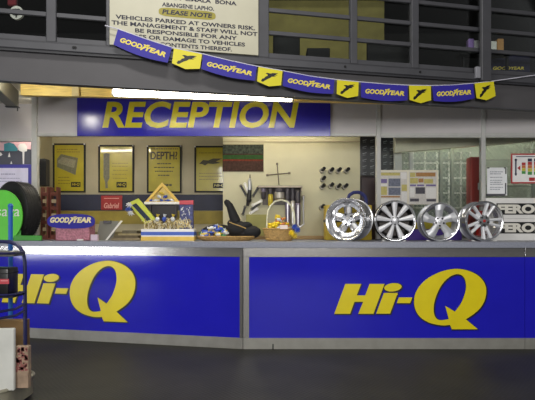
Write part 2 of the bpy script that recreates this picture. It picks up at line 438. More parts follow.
ZT = 4.15
mull = [(-70, -64, 0), (46, 56, 0), (106, 112, 0), (258, 269, 0), (351, 357.5, 0), (412, 419, 0), (570, 577, 0)]
gl_frame = steel
wn = 3
rails = (3.0, 3.235, 3.465, 3.70, 3.935)
def upper_window(pa, pb, rset=rails):
    global wn
    a, b = bs(pa), bs(pb)
    o = struct(MB().box(a, b, .05, .056, 2.98, ZT, M=BM).build('window_%d' % wn, GLASS)); wn += 1
    for z in rset:
        h = .021 if z > 3.1 else .028
        MB().box(a, b, .02, .05, z - h, z + h, bev=.004, M=BM).build('rail', steel, o)
    return o
for i, (l, r) in enumerate(zip(mull, mull[1:])):
    upper_window(l[1], r[0])
for i, (a, b, _) in enumerate(mull):
    struct(MB().box(bs(a), bs(b), -.0, .07, 2.975, ZT, bev=.005, M=BM).build('trim_%d' % (10 + i), steel))
cpost = struct(MB().box(bs(481, .07), bs(490.5, .07), -.09, -.037, 2.86, ZT, bev=.008, M=BM).build('trim_17', steel))
MB().box(bs(476.2, .07), bs(480.6, .07), -.075, -.037, bz(78, 478, .07), bz(66.5, 478, .07), bev=.004, M=BM).build('junction_box', mat('pale_grey_plastic', (140, 140, 146), .5), cpost)

# notice board
nb = empty('notice_board', BM @ V(bs(184), -.02, 2.975), 'cream notice board with dark parking disclaimer lettering below the upper windows', 'sign')
n_ = .03
MB().box(bs(109.5, n_), bs(258.5, n_), -.03, -.002, 2.978, 3.95, bev=.003, M=BM).build('board', offw, nb)
tx = MB(); NM = BM @ face_M(0, -.0302, 0)
def nline(body, pa, pb, py, h, mb=tx, bold=.03):
    xm = (pa + pb) / 2; z = bz(py, xm, n_)
    mb.text(body, bs(pa, n_), bs(pb, n_), z - h / 2, z + h / 2, .0015, NM, bold=bold)
nline('ENA  LIMALA  BONA', 166, 236.5, .3, .040)
nline('ABANGENE LAPHO.', 162, 214, 6.6, .040)
nline('VEHICLES PARKED AT OWNERS RISK.', 115.5, 255, 22.5, .040)
nline('THE MANAGEMENT & STAFF WILL NOT', 111.5, 257.5, 28.3, .040)
nline('BE RESPONSIBLE FOR ANY', 135, 237, 34.3, .039)
nline('LOSS OR DAMAGE TO VEHICLES', 128, 245, 40.2, .039)
nline('OR CONTENTS THEREOF.', 147, 232, 46.4, .039)
tx.build('lettering', ink, nb)
zc = bz(13.8, 187.5, n_); xc = bs(187.5, n_); hw = (bs(216, n_) - bs(159, n_)) / 2
pl = MB(); pts = []
for i in range(40):
    a = i * math.pi / 20; c, s_ = math.cos(a), math.sin(a)
    pts.append((xc + hw * math.copysign(abs(c) ** .35, c), zc + .043 * math.copysign(abs(s_) ** .6, s_)))
pl.shape([pts], .0015, NM); pl.build('please_note_plate', mat('plate_olive_yellow', (142, 132, 36), .5), nb)
pn = MB(); pn.text('PLEASE NOTE', xc - hw * .88, xc + hw * .88, zc - .022, zc + .022, .0032, NM, bold=.03, shear=.15); pn.build('plate_lettering', ink, nb)

# bunting along the beam
NB = .075
bu = empty('bunting', BM @ V(bs(300, NB), -NB, 2.75), 'string of blue and yellow tyre advertising pennants hanging along the beam', 'bunting')
cordpts = [(105, 25.5), (118, 29), (146, 39), (173, 47.8), (203, 54), (232, 61), (258, 66.5), (284, 71), (310, 76), (336, 79.6), (359, 81.8), (385, 84), (408, 85.2), (431, 85.6), (452, 85), (474, 83.2), (494, 81), (515, 78), (536, 75), (560, 71.5)]
MB().tube([BM @ V(bs(px, NB), -NB, bz(py, px, NB)) for px, py in cordpts], .005, seg=6).build('cord', mat('white_cord', (206, 204, 216), .7), bu)
def cy_at(px):
    for (a, ya), (b, yb) in zip(cordpts, cordpts[1:]):
        if a <= px <= b: return ya + (yb - ya) * (px - a) / (b - a)
foot = [(0, .12), (.06, .30), (.16, .34), (.24, .52), (.36, .60), (.34, .72), (.22, .80), (.34, .86), (.52, .84), (.66, .92), (1, .98), (.82, .84), (.96, .80), (.74, .72), (.86, .66), (.62, .60), (.52, .46), (.40, .36), (.30, .26), (.16, .08), (.05, .02)]
bun_blue = mat('pennant_blue', (40, 30, 146), .6, var=.04); bun_yel = mat('pennant_yellow', (216, 204, 30), .45, var=.04)
brand_y = mat('pennant_lettering_yellow', (226, 206, 80), .45, var=0)
def pennant(pa, pb, kind, hpx):
    sa, sb = bs(pa, NB), bs(pb, NB); za, zb = bz(cy_at(pa), pa, NB), bz(cy_at(pb), pb, NB)
    Wd = math.hypot(sb - sa, zb - za); ang = math.atan2(zb - za, sb - sa)
    tilt = random.uniform(-.06, .02)
    M = BM @ Matrix.Translation((sa, -NB, za)) @ Matrix.Rotation(math.pi / 2, 4, 'X') @ Matrix.Rotation(ang, 4, 'Z')
    H = hpx * 5.1 / F
    if kind == 'b':
        nseg = 10; pts = [(0, 0)] + [(Wd * i / nseg, -H * (.90 + .13 * math.sin(math.pi * i / nseg))) for i in range(nseg + 1)] + [(Wd, 0)]
        p = MB().shape([pts], .003, M).build('pennant', bun_blue, bu)
        t = MB(); Mt = M @ Matrix.Translation((0, 0, .0032))
        t.text('GOOD', Wd * .09, Wd * .49, -H * .66, -H * .38, .001, Mt, bold=.045, shear=.2)
        t.text('YEAR', Wd * .535, Wd * .93, -H * .66, -H * .38, .001, Mt, bold=.045, shear=.2)
        t.shape([[(Wd * (.465 + .16 * x), -H * (.74 - .47 * y)) for x, y in foot]], .001, Mt)
        t.build('lettering', brand_y, p)
    else:
        pts = [(0, 0), (0, -H * .86), (Wd * .5, -H * 1.04), (Wd, -H * .86), (Wd, 0)]
        p = MB().shape([pts], .003, M).build('pennant', bun_yel, bu)
        MB().shape([[(Wd * (.16 + .68 * x), -H * (.86 - .68 * y)) for x, y in foot]], .001, M @ Matrix.Translation((0, 0, .0032))).build('winged_foot_emblem', black, p)
for pa, pb, k, h in ((118, 172, 'b', 17.5), (174, 202, 'y', 17.5), (203.5, 257, 'b', 16.5), (258.5, 282.5, 'y', 17.5), (284, 334.5, 'b', 17), (337, 358.5, 'y', 17.5), (361, 407.5, 'b', 18), (409, 430.5, 'y', 18.5), (432, 473, 'b', 18.5), (474.5, 493.5, 'y', 19.5)):
    pennant(pa, pb, k, h)

# steel joist running back under the beam at the far left
jo = struct(MB().box(-.309, -.182, .085, 1.455, 2.668, 2.86, bev=.004, M=BM).build('trim_18', mat('olive_grey_steel', (120, 118, 104), .5)))
MB().box(-.32, -.17, 1.40, 1.46, 2.66, 2.668, M=BM).cyl(BM @ V(-.19, 1.43, 2.66), BM @ V(-.19, 1.43, 2.62), .008, seg=8).build('end_plate', steel_d, jo)

# what shows behind the upper windows
ufp = [tuple((BM @ V(S0, .11, 0))[:2]), tuple((BM @ V(S1, .11, 0))[:2]), (5.0, YB + .065), (-4.6, YB + .065)]
struct(MB().shape([ufp], .035, Matrix.Translation((0, 0, 2.9405 - .035))).build('floor_upper', mat('upper_floor_grey', (196, 186, 160), .8)))
ust = struct(MB().box(.02, 1.56, 6.95, 7.05, 2.95, 4.3).build('wall_upper', mat('upstairs_yellow_wall', (124, 116, 60), .8, var=.12)))
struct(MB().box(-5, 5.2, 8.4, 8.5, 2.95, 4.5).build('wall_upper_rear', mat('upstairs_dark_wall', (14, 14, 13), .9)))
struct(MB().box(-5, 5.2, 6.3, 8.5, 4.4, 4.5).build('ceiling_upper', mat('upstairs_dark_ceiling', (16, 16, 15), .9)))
dk = empty('desk', (.9, 5.95, 2.94), 'dark desk behind the upper windows', 'desk')
MB().box(.0, 1.9, 5.72, 6.35, 3.0, 3.03, bev=.004).build('desk_top', mat('dark_desk_top', (40, 34, 28), .6), dk)
for x in (.03, 1.83):
    for yy in (5.78, 6.25): MB().box(x, x + .04, yy, yy + .04, 2.941, 3.0).build('leg', dark, dk)
def monitor(px0, px1, py0, Y, label):
    a, b = PX(px0, Y), PX(px1, Y); m = (a + b) / 2
    r = empty('monitor', (m, Y, 3.031), label, 'monitor')
    MB().box(a, b, Y, Y + .05, 3.10, PZ(py0, Y), bev=.02, seg=2).build('housing', dark, r)
    MB().box(m - .03, m + .03, Y + .02, Y + .045, 3.04, 3.12).build('neck', dark, r)
    MB().box(m - .09, m + .09, Y - .03, Y + .1, 3.031, 3.043, bev=.004).build('foot', dark, r)
monitor(273, 300, 33.5, 5.85, 'small black monitor behind the upper window right of the notice board')
monitor(367, 411, 41, 5.95, 'wide black monitor behind the upper windows, further right')
o = MB().box(PX(307, 5.9), PX(330, 5.9), 5.9, 6.1, 3.031, PZ(47.8, 5.9), bev=.008).box(PX(309, 5.88), PX(328, 5.88), 5.85, 5.9, 3.05, 3.09, bev=.004).build('desk_tray', dark); tag(o, 'low dark tray on the desk behind the upper window', 'tray')
# pale disc seen in the dark left window
dc = empty('round_disc', (PX(16.3, 5.6), 5.6, PZ(20, 5.6)), 'small round pale disc with dark marks behind the dark top left window', 'disc')
cz = PZ(12.5, 5.6); cxx = PX(16.3, 5.6)
MB().cyl((cxx, 5.63, cz), (cxx, 5.60, cz), .072, seg=32).build('face', mat('disc_pale', (226, 224, 214), .6), dc)
mk = MB(); mk.box(cxx - .035, cxx + .035, 5.594, 5.599, cz - .03, cz - .018).box(cxx - .006, cxx + .006, 5.594, 5.599, cz - .055, cz - .018).box(cxx - .04, cxx + .04, 5.594, 5.599, cz + .03, cz + .038)
mk.build('dark_marks', black, dc)
MB().tube([(cxx, 5.62, cz + .07), (cxx, 5.62, 4.4)], .004, seg=6).build('hanging_wire', dark, dc)
o = MB().box(PX(7, 5.65), PX(16, 5.65), 5.65, 5.7, PZ(5, 5.65), PZ(-4, 5.65), bev=.01).tube([(PX(11, 5.67), 5.67, PZ(-4, 5.65)), (PX(11, 5.67), 5.67, 4.4)], .004, seg=6).build('red_box', mat('dull_red', (110, 24, 34), .6)); tag(o, 'dull red box hanging behind the dark top left window', 'box')
# packets on the inner ledge at the right
zl = PZ(50.5, 5.9)
sh = MB(); sh.box(PX(460, 5.95), PX(512, 5.95), 5.93, 6.08, zl - .03, zl, bev=.003)
for px in (464, 508): sh.box(PX(px, 6) - .01, PX(px, 6) + .01, 6.0, 6.05, 2.94, zl - .03)
o = sh.build('ledge_shelf', dark); tag(o, 'dark shelf behind the top right windows', 'shelf')
for (a, b, t, c, lb) in ((468.5, 474, 38.5, (170, 140, 210), 'lilac packet at the left end of the row behind the top right windows'), (474.5, 479, 40, (250, 246, 252), 'pale packet second in the row behind the top right windows'), (479.5, 490, 41, (200, 180, 210), 'mauve packet behind the grey steel column of the upper storey'), (491, 497, 41, (236, 236, 226), 'off-white packet just right of the grey steel column'), (497.5, 504, 38.5, (200, 150, 90), 'tan packet at the right end of the row behind the top right windows')):
    o = MB().box(PX(a, 5.96), PX(b, 5.96), 5.96, 6.03, zl + .001, PZ(t, 5.96), bev=.006).build('packet', mat('packet_%d' % a, c, .5)); tag(o, lb, 'packet', 'packets behind the top right windows')
# second string of pennants deep behind the right window
fp = empty('far_pennant', (PX(508, 6.4), 6.4, PZ(80, 6.4)), 'dim navy pennant with small yellow lettering behind the lower right upper window', 'pennant')
MB().rect(489, 55, 530, 78, 6.2, .004).build('cloth', mat('dim_navy_cloth', (20, 18, 56), .6), fp)
MB().text('GOODYEAR', PX(493, 6.198), PX(524, 6.198), PZ(69.8, 6.198), PZ(66.6, 6.198), .002, face_M(0, 6.199, 0), bold=.03, shear=.2).build('lettering', brand_y, fp)
MB().tube([(PX(489, 6.2), 6.202, PZ(55, 6.2)), (PX(530, 6.2), 6.202, PZ(55, 6.2))], .008, seg=6).tube([(PX(489, 6.2), 6.202, PZ(55, 6.2)), (PX(489, 6.2), 6.202, 4.4)], .003, seg=5).tube([(PX(530, 6.2), 6.202, PZ(55, 6.2)), (PX(530, 6.2), 6.202, 4.4)], .003, seg=5).build('cord', dark, fp)

# ------------------------------------------------------------------ booth interior, left: posters on the rear wall
YP = YW - .012
def poster(px0, px1, py0, py1, label):
    z0 = PZ(py1, YP)
    r = empty('framed_poster', ((PX(px0, YP) + PX(px1, YP)) / 2, YP, z0), label, 'poster', 'yellow posters on the rear wall')
    f = MB(); t = .024; a, b, c, d = PX(px0, YP), PX(px1, YP), z0, PZ(py0, YP)
    f.box(a, b, YP - .012, YP + .01, c, c + t); f.box(a, b, YP - .012, YP + .01, d - t, d); f.box(a, a + t, YP - .012, YP + .01, c + t, d - t); f.box(b - t, b, YP - .012, YP + .01, c + t, d - t)
    f.build('frame', dark, r)
    MB().box(a + t, b - t, YP, YP + .008, c + t, d - t).build('sheet', posty, r)
    for xx in (a + .01, b - .01): MB().cyl((xx, YP - .012, d - .012), (xx, YP - .03, d - .012), .012, seg=8).build('clip', postm, r)
    return r
Yp = YP - .002
FM = face_M(0, Yp + .001, 0)
p1 = poster(53, 85.5, 143.5, 192.5, 'yellow framed poster with a grey tilted block, nearest the left')
g = MB()
def quad(mb, pts, Y, t=.0015, mi=0): return mb.shape([[(PX(x, Y), PZ(y, Y)) for x, y in pts]], t, face_M(0, Y + .001, 0), mi)
quad(g, [(57, 159), (61, 154), (78, 158), (75.5, 175), (57, 167)], Yp)
g.build('printed_picture', greyp, p1)
g = MB(); quad(g, [(58, 161), (62, 157), (76, 160), (74, 168), (58, 163)], Yp - .002); g.build('printed_picture', mat('pale_grey_print', (132, 130, 112), .5, var=.25, scale=50), p1)
def badge(r, px0, px1, py0, py1):
    MB().rect(px0, py0, px1, py1, Yp, .0015).build('logo_patch', dark, r)
    MB().text('Hi-Q', PX(px0 + .9, Yp), PX(px1 - .9, Yp), PZ(py1 - .9, Yp), PZ(py0 + .9, Yp), .001, face_M(0, Yp - .0002, 0), bold=.03, shear=.2).build('logo_lettering', posty, r)
def lines(r, rows, Y=None, m=None):
    Y = Yp if Y is None else Y; mb = MB()
    for (a, b, y, h) in rows:
        x = a
        while x < b - .6:
            e = min(b, x + random.uniform(1.2, 3.4)); mb.rect(x, y, e, y + h, Y, .0015); x = e + .5
    mb.build('small_print', m or postline, r)
badge(p1, 71, 80.5, 182, 187); lines(p1, [(57, 78, 149, .8), (57, 80, 151.5, .8), (58, 70, 177, .8), (58, 70, 180, .8), (58, 70, 183, .8)])
p2 = poster(98.5, 134, 145, 192.5, 'yellow framed poster with a tall grey bolt-like part, second from the left')
g = MB(); quad(g, [(103.5, 154), (106, 153), (109.5, 154), (109.5, 178), (107.5, 182), (108, 188), (105.5, 188.5), (105, 182), (103.5, 177)], Yp); g.build('printed_picture', greyp, p2)
badge(p2, 116.5, 126.5, 182, 187.5); lines(p2, [(112, 128, 149, .8), (112, 128, 163, .6), (112, 128, 166, .6), (113, 128, 170, .6), (112, 126, 174, .6), (113, 127, 178, .6)])
p3 = poster(147, 181.5, 145.5, 193, 'yellow framed poster headed DEPTH? with lines of print')
MB().text('DEPTH?', PX(150.5, Yp), PX(177.5, Yp), PZ(159.5, Yp), PZ(151.5, Yp), .0015, face_M(0, Yp + .001, 0), bold=.03).build('heading', mat('poster_heading_ink', (64, 58, 26), .5, var=0), p3)
lines(p3, [(151, 178, 148.4, .9), (157, 171, 163.2, 1), (154, 174, 167, 1), (155, 173, 170.8, 1), (158, 170, 174.8, 1), (160, 172, 184, 2)], m=mat('poster_heading_ink', (0, 0, 0)))
p4 = poster(194.5, 229, 146, 192.5, 'yellow framed poster with a dark leaping shape, partly behind the cream wall')
g = MB(); quad(g, [(199, 164), (203, 160), (208, 160.5), (213, 158.5), (222, 158.5), (216, 161.5), (221, 163), (213, 164), (208, 163.5), (205, 165.5), (202, 164)], Yp); g.build('printed_picture', mat('poster_heading_ink', (0, 0, 0)), p4)
lines(p4, [(199, 222, 152.5, .8), (199, 222, 173, .7), (199, 222, 176, .7), (199, 218, 179, .7)]); badge(p4, 213, 226, 183, 188)

o = MB().box(-3.3, PWL - .003, YW - .02, YW - .001, PZ(210.5, YW - .02), PZ(194.5, YW - .02)).build('wall_strip_board', navy); tag(o, 'long dark navy board on the rear wall under the posters', 'board')
o = MB().box(-3.3, PWL - .003, YW - .02, YW - .001, PZ(224, YW - .02), PZ(211, YW - .02)).build('wall_strip_board', mat('olive_yellow_board', (140, 124, 44), .6, var=.12)); tag(o, 'olive yellow board on the rear wall below the navy board', 'board')
o = MB().box(-3.3, PWL - .003, 7.55, 7.978, 1.0, 1.2, bev=.006).box(-3.28, PWL - .02, 7.6, 7.97, 0, 1.0).build('rear_cabinet', mat('dusty_olive_cabinet', (118, 106, 70), .7)); tag(o, 'low olive brown cabinet along the rear wall behind the counter', 'cabinet')
rs = empty('red_sign', (PX(111, 7.95), 7.95, PZ(210, 7.95)), 'small red sign with white lettering on the navy board', 'sign')
MB().rect(101, 195.5, 122, 210, 7.96, .018, bev=.002).build('plate', redd, rs)
MB().text('Gabriel', PX(104, 7.958), PX(119, 7.958), PZ(208.3, 7.958), PZ(202.8, 7.958), .002, face_M(0, 7.96, 0), bold=.02, shear=.2).rect(104, 198, 119, 198.7, 7.958, .002).build('lettering', mat('red_sign_lettering', (206, 150, 140), .5, var=0), rs)

bx = empty('wall_speaker', (PX(44, 7.2), 7.2, PZ(186, 7.2)), 'tall narrow black speaker box on the left side wall', 'speaker')
MB().box(-3.318, PX(47, 7.2), 7.14, 7.3, PZ(186, 7.2), PZ(159, 7.2), bev=.01).build('cabinet', mat('charcoal_box', (40, 40, 42), .6), bx)
MB().box(-3.29, PX(46.4, 7.14), 7.134, 7.14, PZ(184.5, 7.14), PZ(160.5, 7.14)).build('grille', black, bx)
# brown upright rack
rk = empty('upright_rack', (PX(49, 6.49), 6.53, Z_TOP), 'reddish brown upright rack with pale slots beside the tyre', 'rack')
zr = PZ(187, 6.49); brn = mat('red_brown_wood', (104, 52, 40), .5, var=.15)
for a, b in ((40.5, 42.2), (46.3, 48.3), (49.5, 51), (56, 58)): MB().box(PX(a, 6.49), PX(b, 6.49), 6.49, 6.58, Z_TOP + .001, zr, bev=.004).build('upright', brn, rk)
for a, b in ((42.2, 46.3), (51, 56)):
    for k in range(7):
        z = Z_TOP + .02 + k * .088
        MB().box(PX(a, 6.49), PX(b, 6.49), 6.50, 6.57, z, z + .045, bev=.003).build('slot', mat('pale_slot', (176, 160, 126), .5) if k % 2 else brn, rk)
MB().box(PX(40, 6.48), PX(58.5, 6.48), 6.48, 6.59, Z_TOP + .001, Z_TOP + .02).build('base', brn, rk)

# ------------------------------------------------------------------ far left: board, certificate, tyre display
YL = 6.835
bd = empty('picture_board', (PX(15, YL), YL, PZ(200, YL)), 'dark grey picture board with teal and white shapes on the far left wall', 'board')
MB().rect(-14, 141.5, 31, 205, YL, .012).build('board', mat('board_grey', (72, 74, 84), .6), bd)
YLf = YL - .003
g = MB(); quad(g, [(-14, 141.8), (31, 141.8), (31, 149.5), (26, 149), (19, 150), (12, 151), (-14, 150)], YLf); g.build('pink_band', mat('board_pink', (222, 180, 186), .6), bd)
g = MB(); quad(g, [(4, 144), (9, 142.5), (14, 144), (18, 149), (17, 151), (4, 151.2)], YLf - .003); g.build('teal_shape', mat('board_teal', (60, 132, 142), .6), bd)
g = MB(); quad(g, [(18, 146), (20, 143.5), (25, 143.5), (27, 147), (27, 151), (24.4, 151.8), (24, 164), (22.8, 164), (22.4, 152), (19, 150.5)], YLf - .004)
quad(g, [(8, 157), (9.3, 152), (10.4, 157)], YLf - .004); quad(g, [(10.4, 163.8), (11.3, 161), (12.2, 163.8)], YLf - .004); quad(g, [(-1, 156), (.5, 152), (2.4, 154.5), (.6, 156)], YLf - .004)
g.build('white_shapes', white, bd)
ce_ = empty('framed_certificate', (PX(12, 6.81), 6.81, PZ(214, 6.81)), 'white certificate in a violet blue frame on the far left wall', 'certificate')
Yc = 6.805
MB().box(PX(-18, Yc), PX(31, Yc), Yc, Yc + .02, PZ(214, Yc), PZ(164.5, Yc), bev=.004).build('frame', mat('violet_blue_frame', (62, 58, 150), .4), ce_)
MB().rect(-15, 168, 28, 210, Yc - .003, .003).build('sheet', mat('certificate_white', (216, 212, 232), .4), ce_)
lines(ce_, [(1, 15, 173.6, 1.0), (-2, 20, 178, .6), (-2, 22, 181, .6)], Y=Yc - .005, m=mat('grey_lilac_ink', (150, 146, 176), .5, var=0))

TY = 6.30; TR = .345
ty = empty('tyre', (PX(19, TY), TY, Z_TOP), 'black car tyre standing on the counter behind the green display', 'tyre')
TMx = Matrix.Translation((PX(17.5, TY), TY, Z_TOP + TR + .012)) @ Matrix.Rotation(-.55, 4, 'Z') @ Matrix.Rotation(math.pi / 2, 4, 'X')
prof = [(.215, -.085), (.225, -.1), (.26, -.112), (.30, -.110), (.33, -.096), (.342, -.075), (.345, -.05), (.345, .05), (.342, .075), (.33, .096), (.30, .110), (.26, .112), (.225, .1), (.215, .085)]
MB().lathe(prof, TMx, 64, closed=True).build('carcass', rubber, ty)
tr = MB()
for k in range(64):
    a = k * 2 * math.pi / 64
    R_ = TMx @ Matrix.Rotation(a, 4, 'Z')
    for z0, z1 in ((-.088, -.056), (.056, .088)): tr.box(.335, .348, -.011, .011, z0, z1, M=R_)
tr.build('tread_blocks', rubber, ty)
tr = MB()
for z in (-.03, 0, .03): tr.lathe([(.344, z - .011), (.349, z - .009), (.349, z + .009), (.344, z + .011)], TMx, 64)
tr.build('tread_ribs', rubber, ty)
sd = empty('display_stand', (PX(4, 6.0), 6.0, Z_TOP), 'bright green oval tyre display stand with white lettering', 'display')
Yg = 6.0
el = [(PX(2.4 + 20 * math.cos(a), Yg), PZ(216 - 26 * math.sin(a), Yg)) for a in [i * math.pi / 24 for i in range(48)] if PZ(216 - 26 * math.sin(a), Yg) > Z_TOP - .2]
MB().shape([[(x, max(z, Z_TOP + .002)) for x, z in el]], .02, face_M(0, Yg + .02, 0)).build('oval_panel', green, sd)
MB().text('sava', PX(-3.5, Yg), PX(19.5, Yg), PZ(216.3, Yg), PZ(209.3, Yg), .003, face_M(0, Yg, 0), bold=.0, shear=.12).build('lettering', white, sd)
MB().box(PX(-20, Yg), PX(20, Yg), Yg + .0205, Yg + .028, Z_TOP + .001, PZ(230, Yg)).box(PX(14, 5.95), PX(42, 5.95), 5.935, 5.965, Z_TOP + .001, PZ(235.5, 5.95), bev=.006).build('base', mat('darker_display_green', (64, 150, 52), .5), sd)

# ------------------------------------------------------------------ middle wall: workbench and tools
wb = empty('workbench', (.3, 6.8, 0), 'wooden workbench top along the cream tool wall behind the counter', 'workbench')
woodb = mat('bench_brown_wood', (150, 122, 78), .6, var=.2, scale=6, aniso=(.6, 6, 6))
Zb = 1.155
MB().box(-.55, 1.18, 6.62, 6.992, Zb - .045, Zb, bev=.004).build('bench_top', woodb, wb)
for x in (-.5, 1.08): MB().box(x, x + .07, 6.7, 6.77, 0, Zb - .045).build('leg', woodb, wb)
Yw = 6.988
pc = empty('landscape_picture', (PX(243, Yw), Yw, PZ(171, Yw)), 'glossy unframed racing landscape picture on the cream wall', 'picture')
MB().rect(222.6, 144.5, 263.5, 171.5, Yw, .006).build('sheet', mat('print_dark_brown', (62, 42, 34), .65, var=.45, scale=30, spec=.15), pc)
MB().rect(222.8, 155, 263.3, 159.2, Yw - .001, .001).build('green_band', mat('print_green', (44, 78, 36), .65, var=.25, scale=25, spec=.15), pc)
MB().rect(222.8, 145, 263.3, 153.6, Yw - .001, .001).build('grey_band', mat('print_grey_green', (58, 64, 54), .65, var=.7, scale=30, spec=.15), pc)
MB().rect(222.8, 159.4, 263.3, 161, Yw - .001, .001).build('red_band', mat('print_red_brown', (110, 46, 30), .65, var=.3, scale=30, spec=.15), pc)
wr = empty('wheel_brace', (PX(278, Yw), Yw, PZ(184, Yw)), 'four-way cross wheel brace hanging on the cream wall', 'wheel brace')
tools = mat('tool_steel', (112, 104, 92), .4, .8)
yb = 6.965
m = MB(); ca, cb = V(PX(266, yb), yb, PZ(175.2, yb)), V(PX(290.5, yb), yb, PZ(173, yb))
m.tube([ca, cb], .008, seg=8); m.cyl(ca, ca + (cb - ca) * .1, .015, seg=10); m.cyl(cb, cb - (cb - ca) * .1, .015, seg=10)
m.build('cross_bar', tools, wr)
m = MB(); ca, cb = V(PX(277, yb), yb - .016, PZ(163, yb)), V(PX(279, yb), yb - .016, PZ(185, yb))
m.tube([ca, cb], .007, seg=8); m.cyl(ca, ca + (cb - ca) * .1, .015, seg=10); m.build('upright_bar', tools, wr)
MB().cyl((PX(277.6, yb), 6.999, PZ(172.5, yb)), (PX(277.6, yb), 6.945, PZ(172.5, yb)), .004, seg=8).build('hook', tools, wr)

# sockets on pegs
spots = [(322, 170.5), (330.5, 171), (338, 171), (346.2, 171), (322.5, 179.5), (322, 187), (330.5, 186), (337.7, 187), (344.5, 187), (321.5, 207.5)]
def socket():
    r = empty('socket', (0, 7, 0))
    MB().cyl((0, 7 - .002, .035), (0, 7 - .085, .035), .031, seg=18).build('sleeve', mat('socket_steel', (120, 116, 104), .45, .5), r)
    MB().cyl((0, 7 - .0855, .035), (0, 7 - .075, .035), .019, seg=6).build('hex_bore', dark, r)
    MB().cyl((.014, 7 - .086, .045), (.022, 7 - .125, .058), .023, seg=12).build('peg_end', black, r)
    return r
sk0 = socket()
desc = ['leftmost in the upper row on the cream wall', 'second from left in the upper wall row', 'third from left in the upper wall row', 'rightmost in the upper row on the cream wall', 'alone between the two wall rows', 'leftmost in the lower row on the cream wall', 'second from left in the lower wall row', 'third from left in the lower wall row', 'rightmost in the lower row on the cream wall', 'single one low beside the yellow case']
for i, (px, py) in enumerate(spots):
    s_ = sk0 if i == 0 else copy_thing(sk0)
    s_.location = (PX(px, 6.95), 7.0, PZ(py, 6.95) - .035)
    tag(s_, 'steel socket with black peg, ' + desc[i], 'socket', 'sockets on the cream wall')

# spanner fan
steel_s = mat('worn_steel', (236, 234, 228), .45, .1)
dark_sp = mat('blackened_steel', (40, 38, 40), .5)
hub = V(PX(249, 6.96), 6.965, PZ(206, 6.96))
def spanner(name, a, b, rad, label, y, mm=chrome):
    A, B = V(PX(a[0], y), y, PZ(a[1], y)), V(PX(b[0], y), y, PZ(b[1], y)); d = (B - A)
    r = empty(name, A, label, 'spanner', 'spanners on the cream wall')
    M = Matrix.Translation(A) @ Matrix.Rotation(-math.atan2(d.z, d.x), 4, 'Y'); L = d.length
    MB().box(0, L, -.006, .006, -rad * .8, rad * .8, bev=.003, M=M).build('shank', mm, r)
    hd = MB()
    for x in (0, L): hd.lathe([(rad * .5, -.008), (rad * 1.05, -.008), (rad * 1.05, .008), (rad * .5, .008)], M @ Matrix.Translation((x, 0, 0)) @ Matrix.Rotation(math.pi / 2, 4, 'X'), 14, closed=True)
    hd.build('ring_end', mm, r)
    MB().cyl((A.x, 6.999, A.z), (A.x, y - .012, A.z), .005, seg=8).build('peg', tools, r)
sl = ['short chrome spanner, upper left of the fan', 'chrome spanner, second in the upper left of the fan', 'dark spanner at the top right of the fan', 'chrome spanner, lowest at the right of the fan', 'chrome spanner, second from below at the right of the fan', 'chrome spanner, third from below at the right of the fan', 'dark spanner pointing down left in the fan']
for (a, b, l, y, mm) in (((241, 186), (246, 195), sl[0], 6.975, dark_sp), ((245, 184), (249, 195), sl[1], 6.955, steel_s), ((258, 188), (253, 196), sl[2], 6.97, dark_sp), ((250.5, 213), (257, 209), sl[3], 6.975, steel_s), ((252, 209), (259, 204), sl[4], 6.96, dark_sp), ((253, 205), (261, 201), sl[5], 6.945, steel_s), ((245, 207), (243, 214), sl[6], 6.96, dark_sp)):
    spanner('spanner', a, b, .019, l + ', on the cream wall', y, mm)
ag = empty('air_gun', (PX(249.5, 6.9), 6.9, PZ(200, 6.9)), 'upright steel air tool with a pointed nozzle hanging above the spanners', 'air tool')
ya = 6.90
MB().cyl((PX(249.7, ya), ya, PZ(190, ya)), (PX(249.7, ya), ya, PZ(181, ya)), .03, .024, seg=16).cyl((PX(249.7, ya), ya, PZ(181, ya)), (PX(249.9, ya), ya, PZ(178, ya)), .024, .01).build('body', silver_s, ag)
MB().cyl((PX(249.9, ya), ya, PZ(178, ya)), (PX(250, ya), ya, PZ(174.5, ya)), .01, .006).build('nozzle', tools, ag)
MB().tube([(PX(249.7, ya), ya, PZ(190, ya)), (PX(249, ya), ya, PZ(197, ya)), (PX(247.5, ya), ya, PZ(206, ya))], [.024, .03, .018], seg=10).ball((PX(249, ya), ya, PZ(200, ya)), .036).build('grip', black, ag)
MB().cyl((PX(249.7, ya), 6.999, PZ(187, ya)), (PX(249.7, ya), ya, PZ(187, ya)), .008).build('wall_hook', tools, ag)

# tool shelf with hanging cylinders
ts = empty('tool_holder', (PX(283, 6.9), 6.9, PZ(186, 6.9)), 'dark steel tool holder shelf on the cream wall with tools hanging below', 'rack')
MB().box(PX(258, 6.9), PX(302, 6.9), 6.84, 6.999, PZ(188, 6.9), PZ(186, 6.9), bev=.003).build('shelf', tools, ts)
yh = 6.88
for a in (259.5, 301): MB().box(PX(a, yh), PX(a, yh) + .012, yh, 6.998, PZ(192, yh), PZ(188, yh)).build('side_bracket', tools, ts)
MB().box(PX(262.5, 6.99), PX(300.5, 6.99), 6.985, 6.999, PZ(205, 6.99), PZ(188.2, 6.99)).build('back_plate', mat('back_plate_grey', (104, 98, 92), .6, var=.2, scale=20), ts)
dark_t = mat('dark_tool_body', (58, 54, 60), .5); violet_t = mat('violet_grey_tool', (112, 104, 122), .45); yel_t = mat('tool_yellow', (196, 176, 50), .5); tan_t = mat('grey_canister', (176, 170, 158), .4, .4)
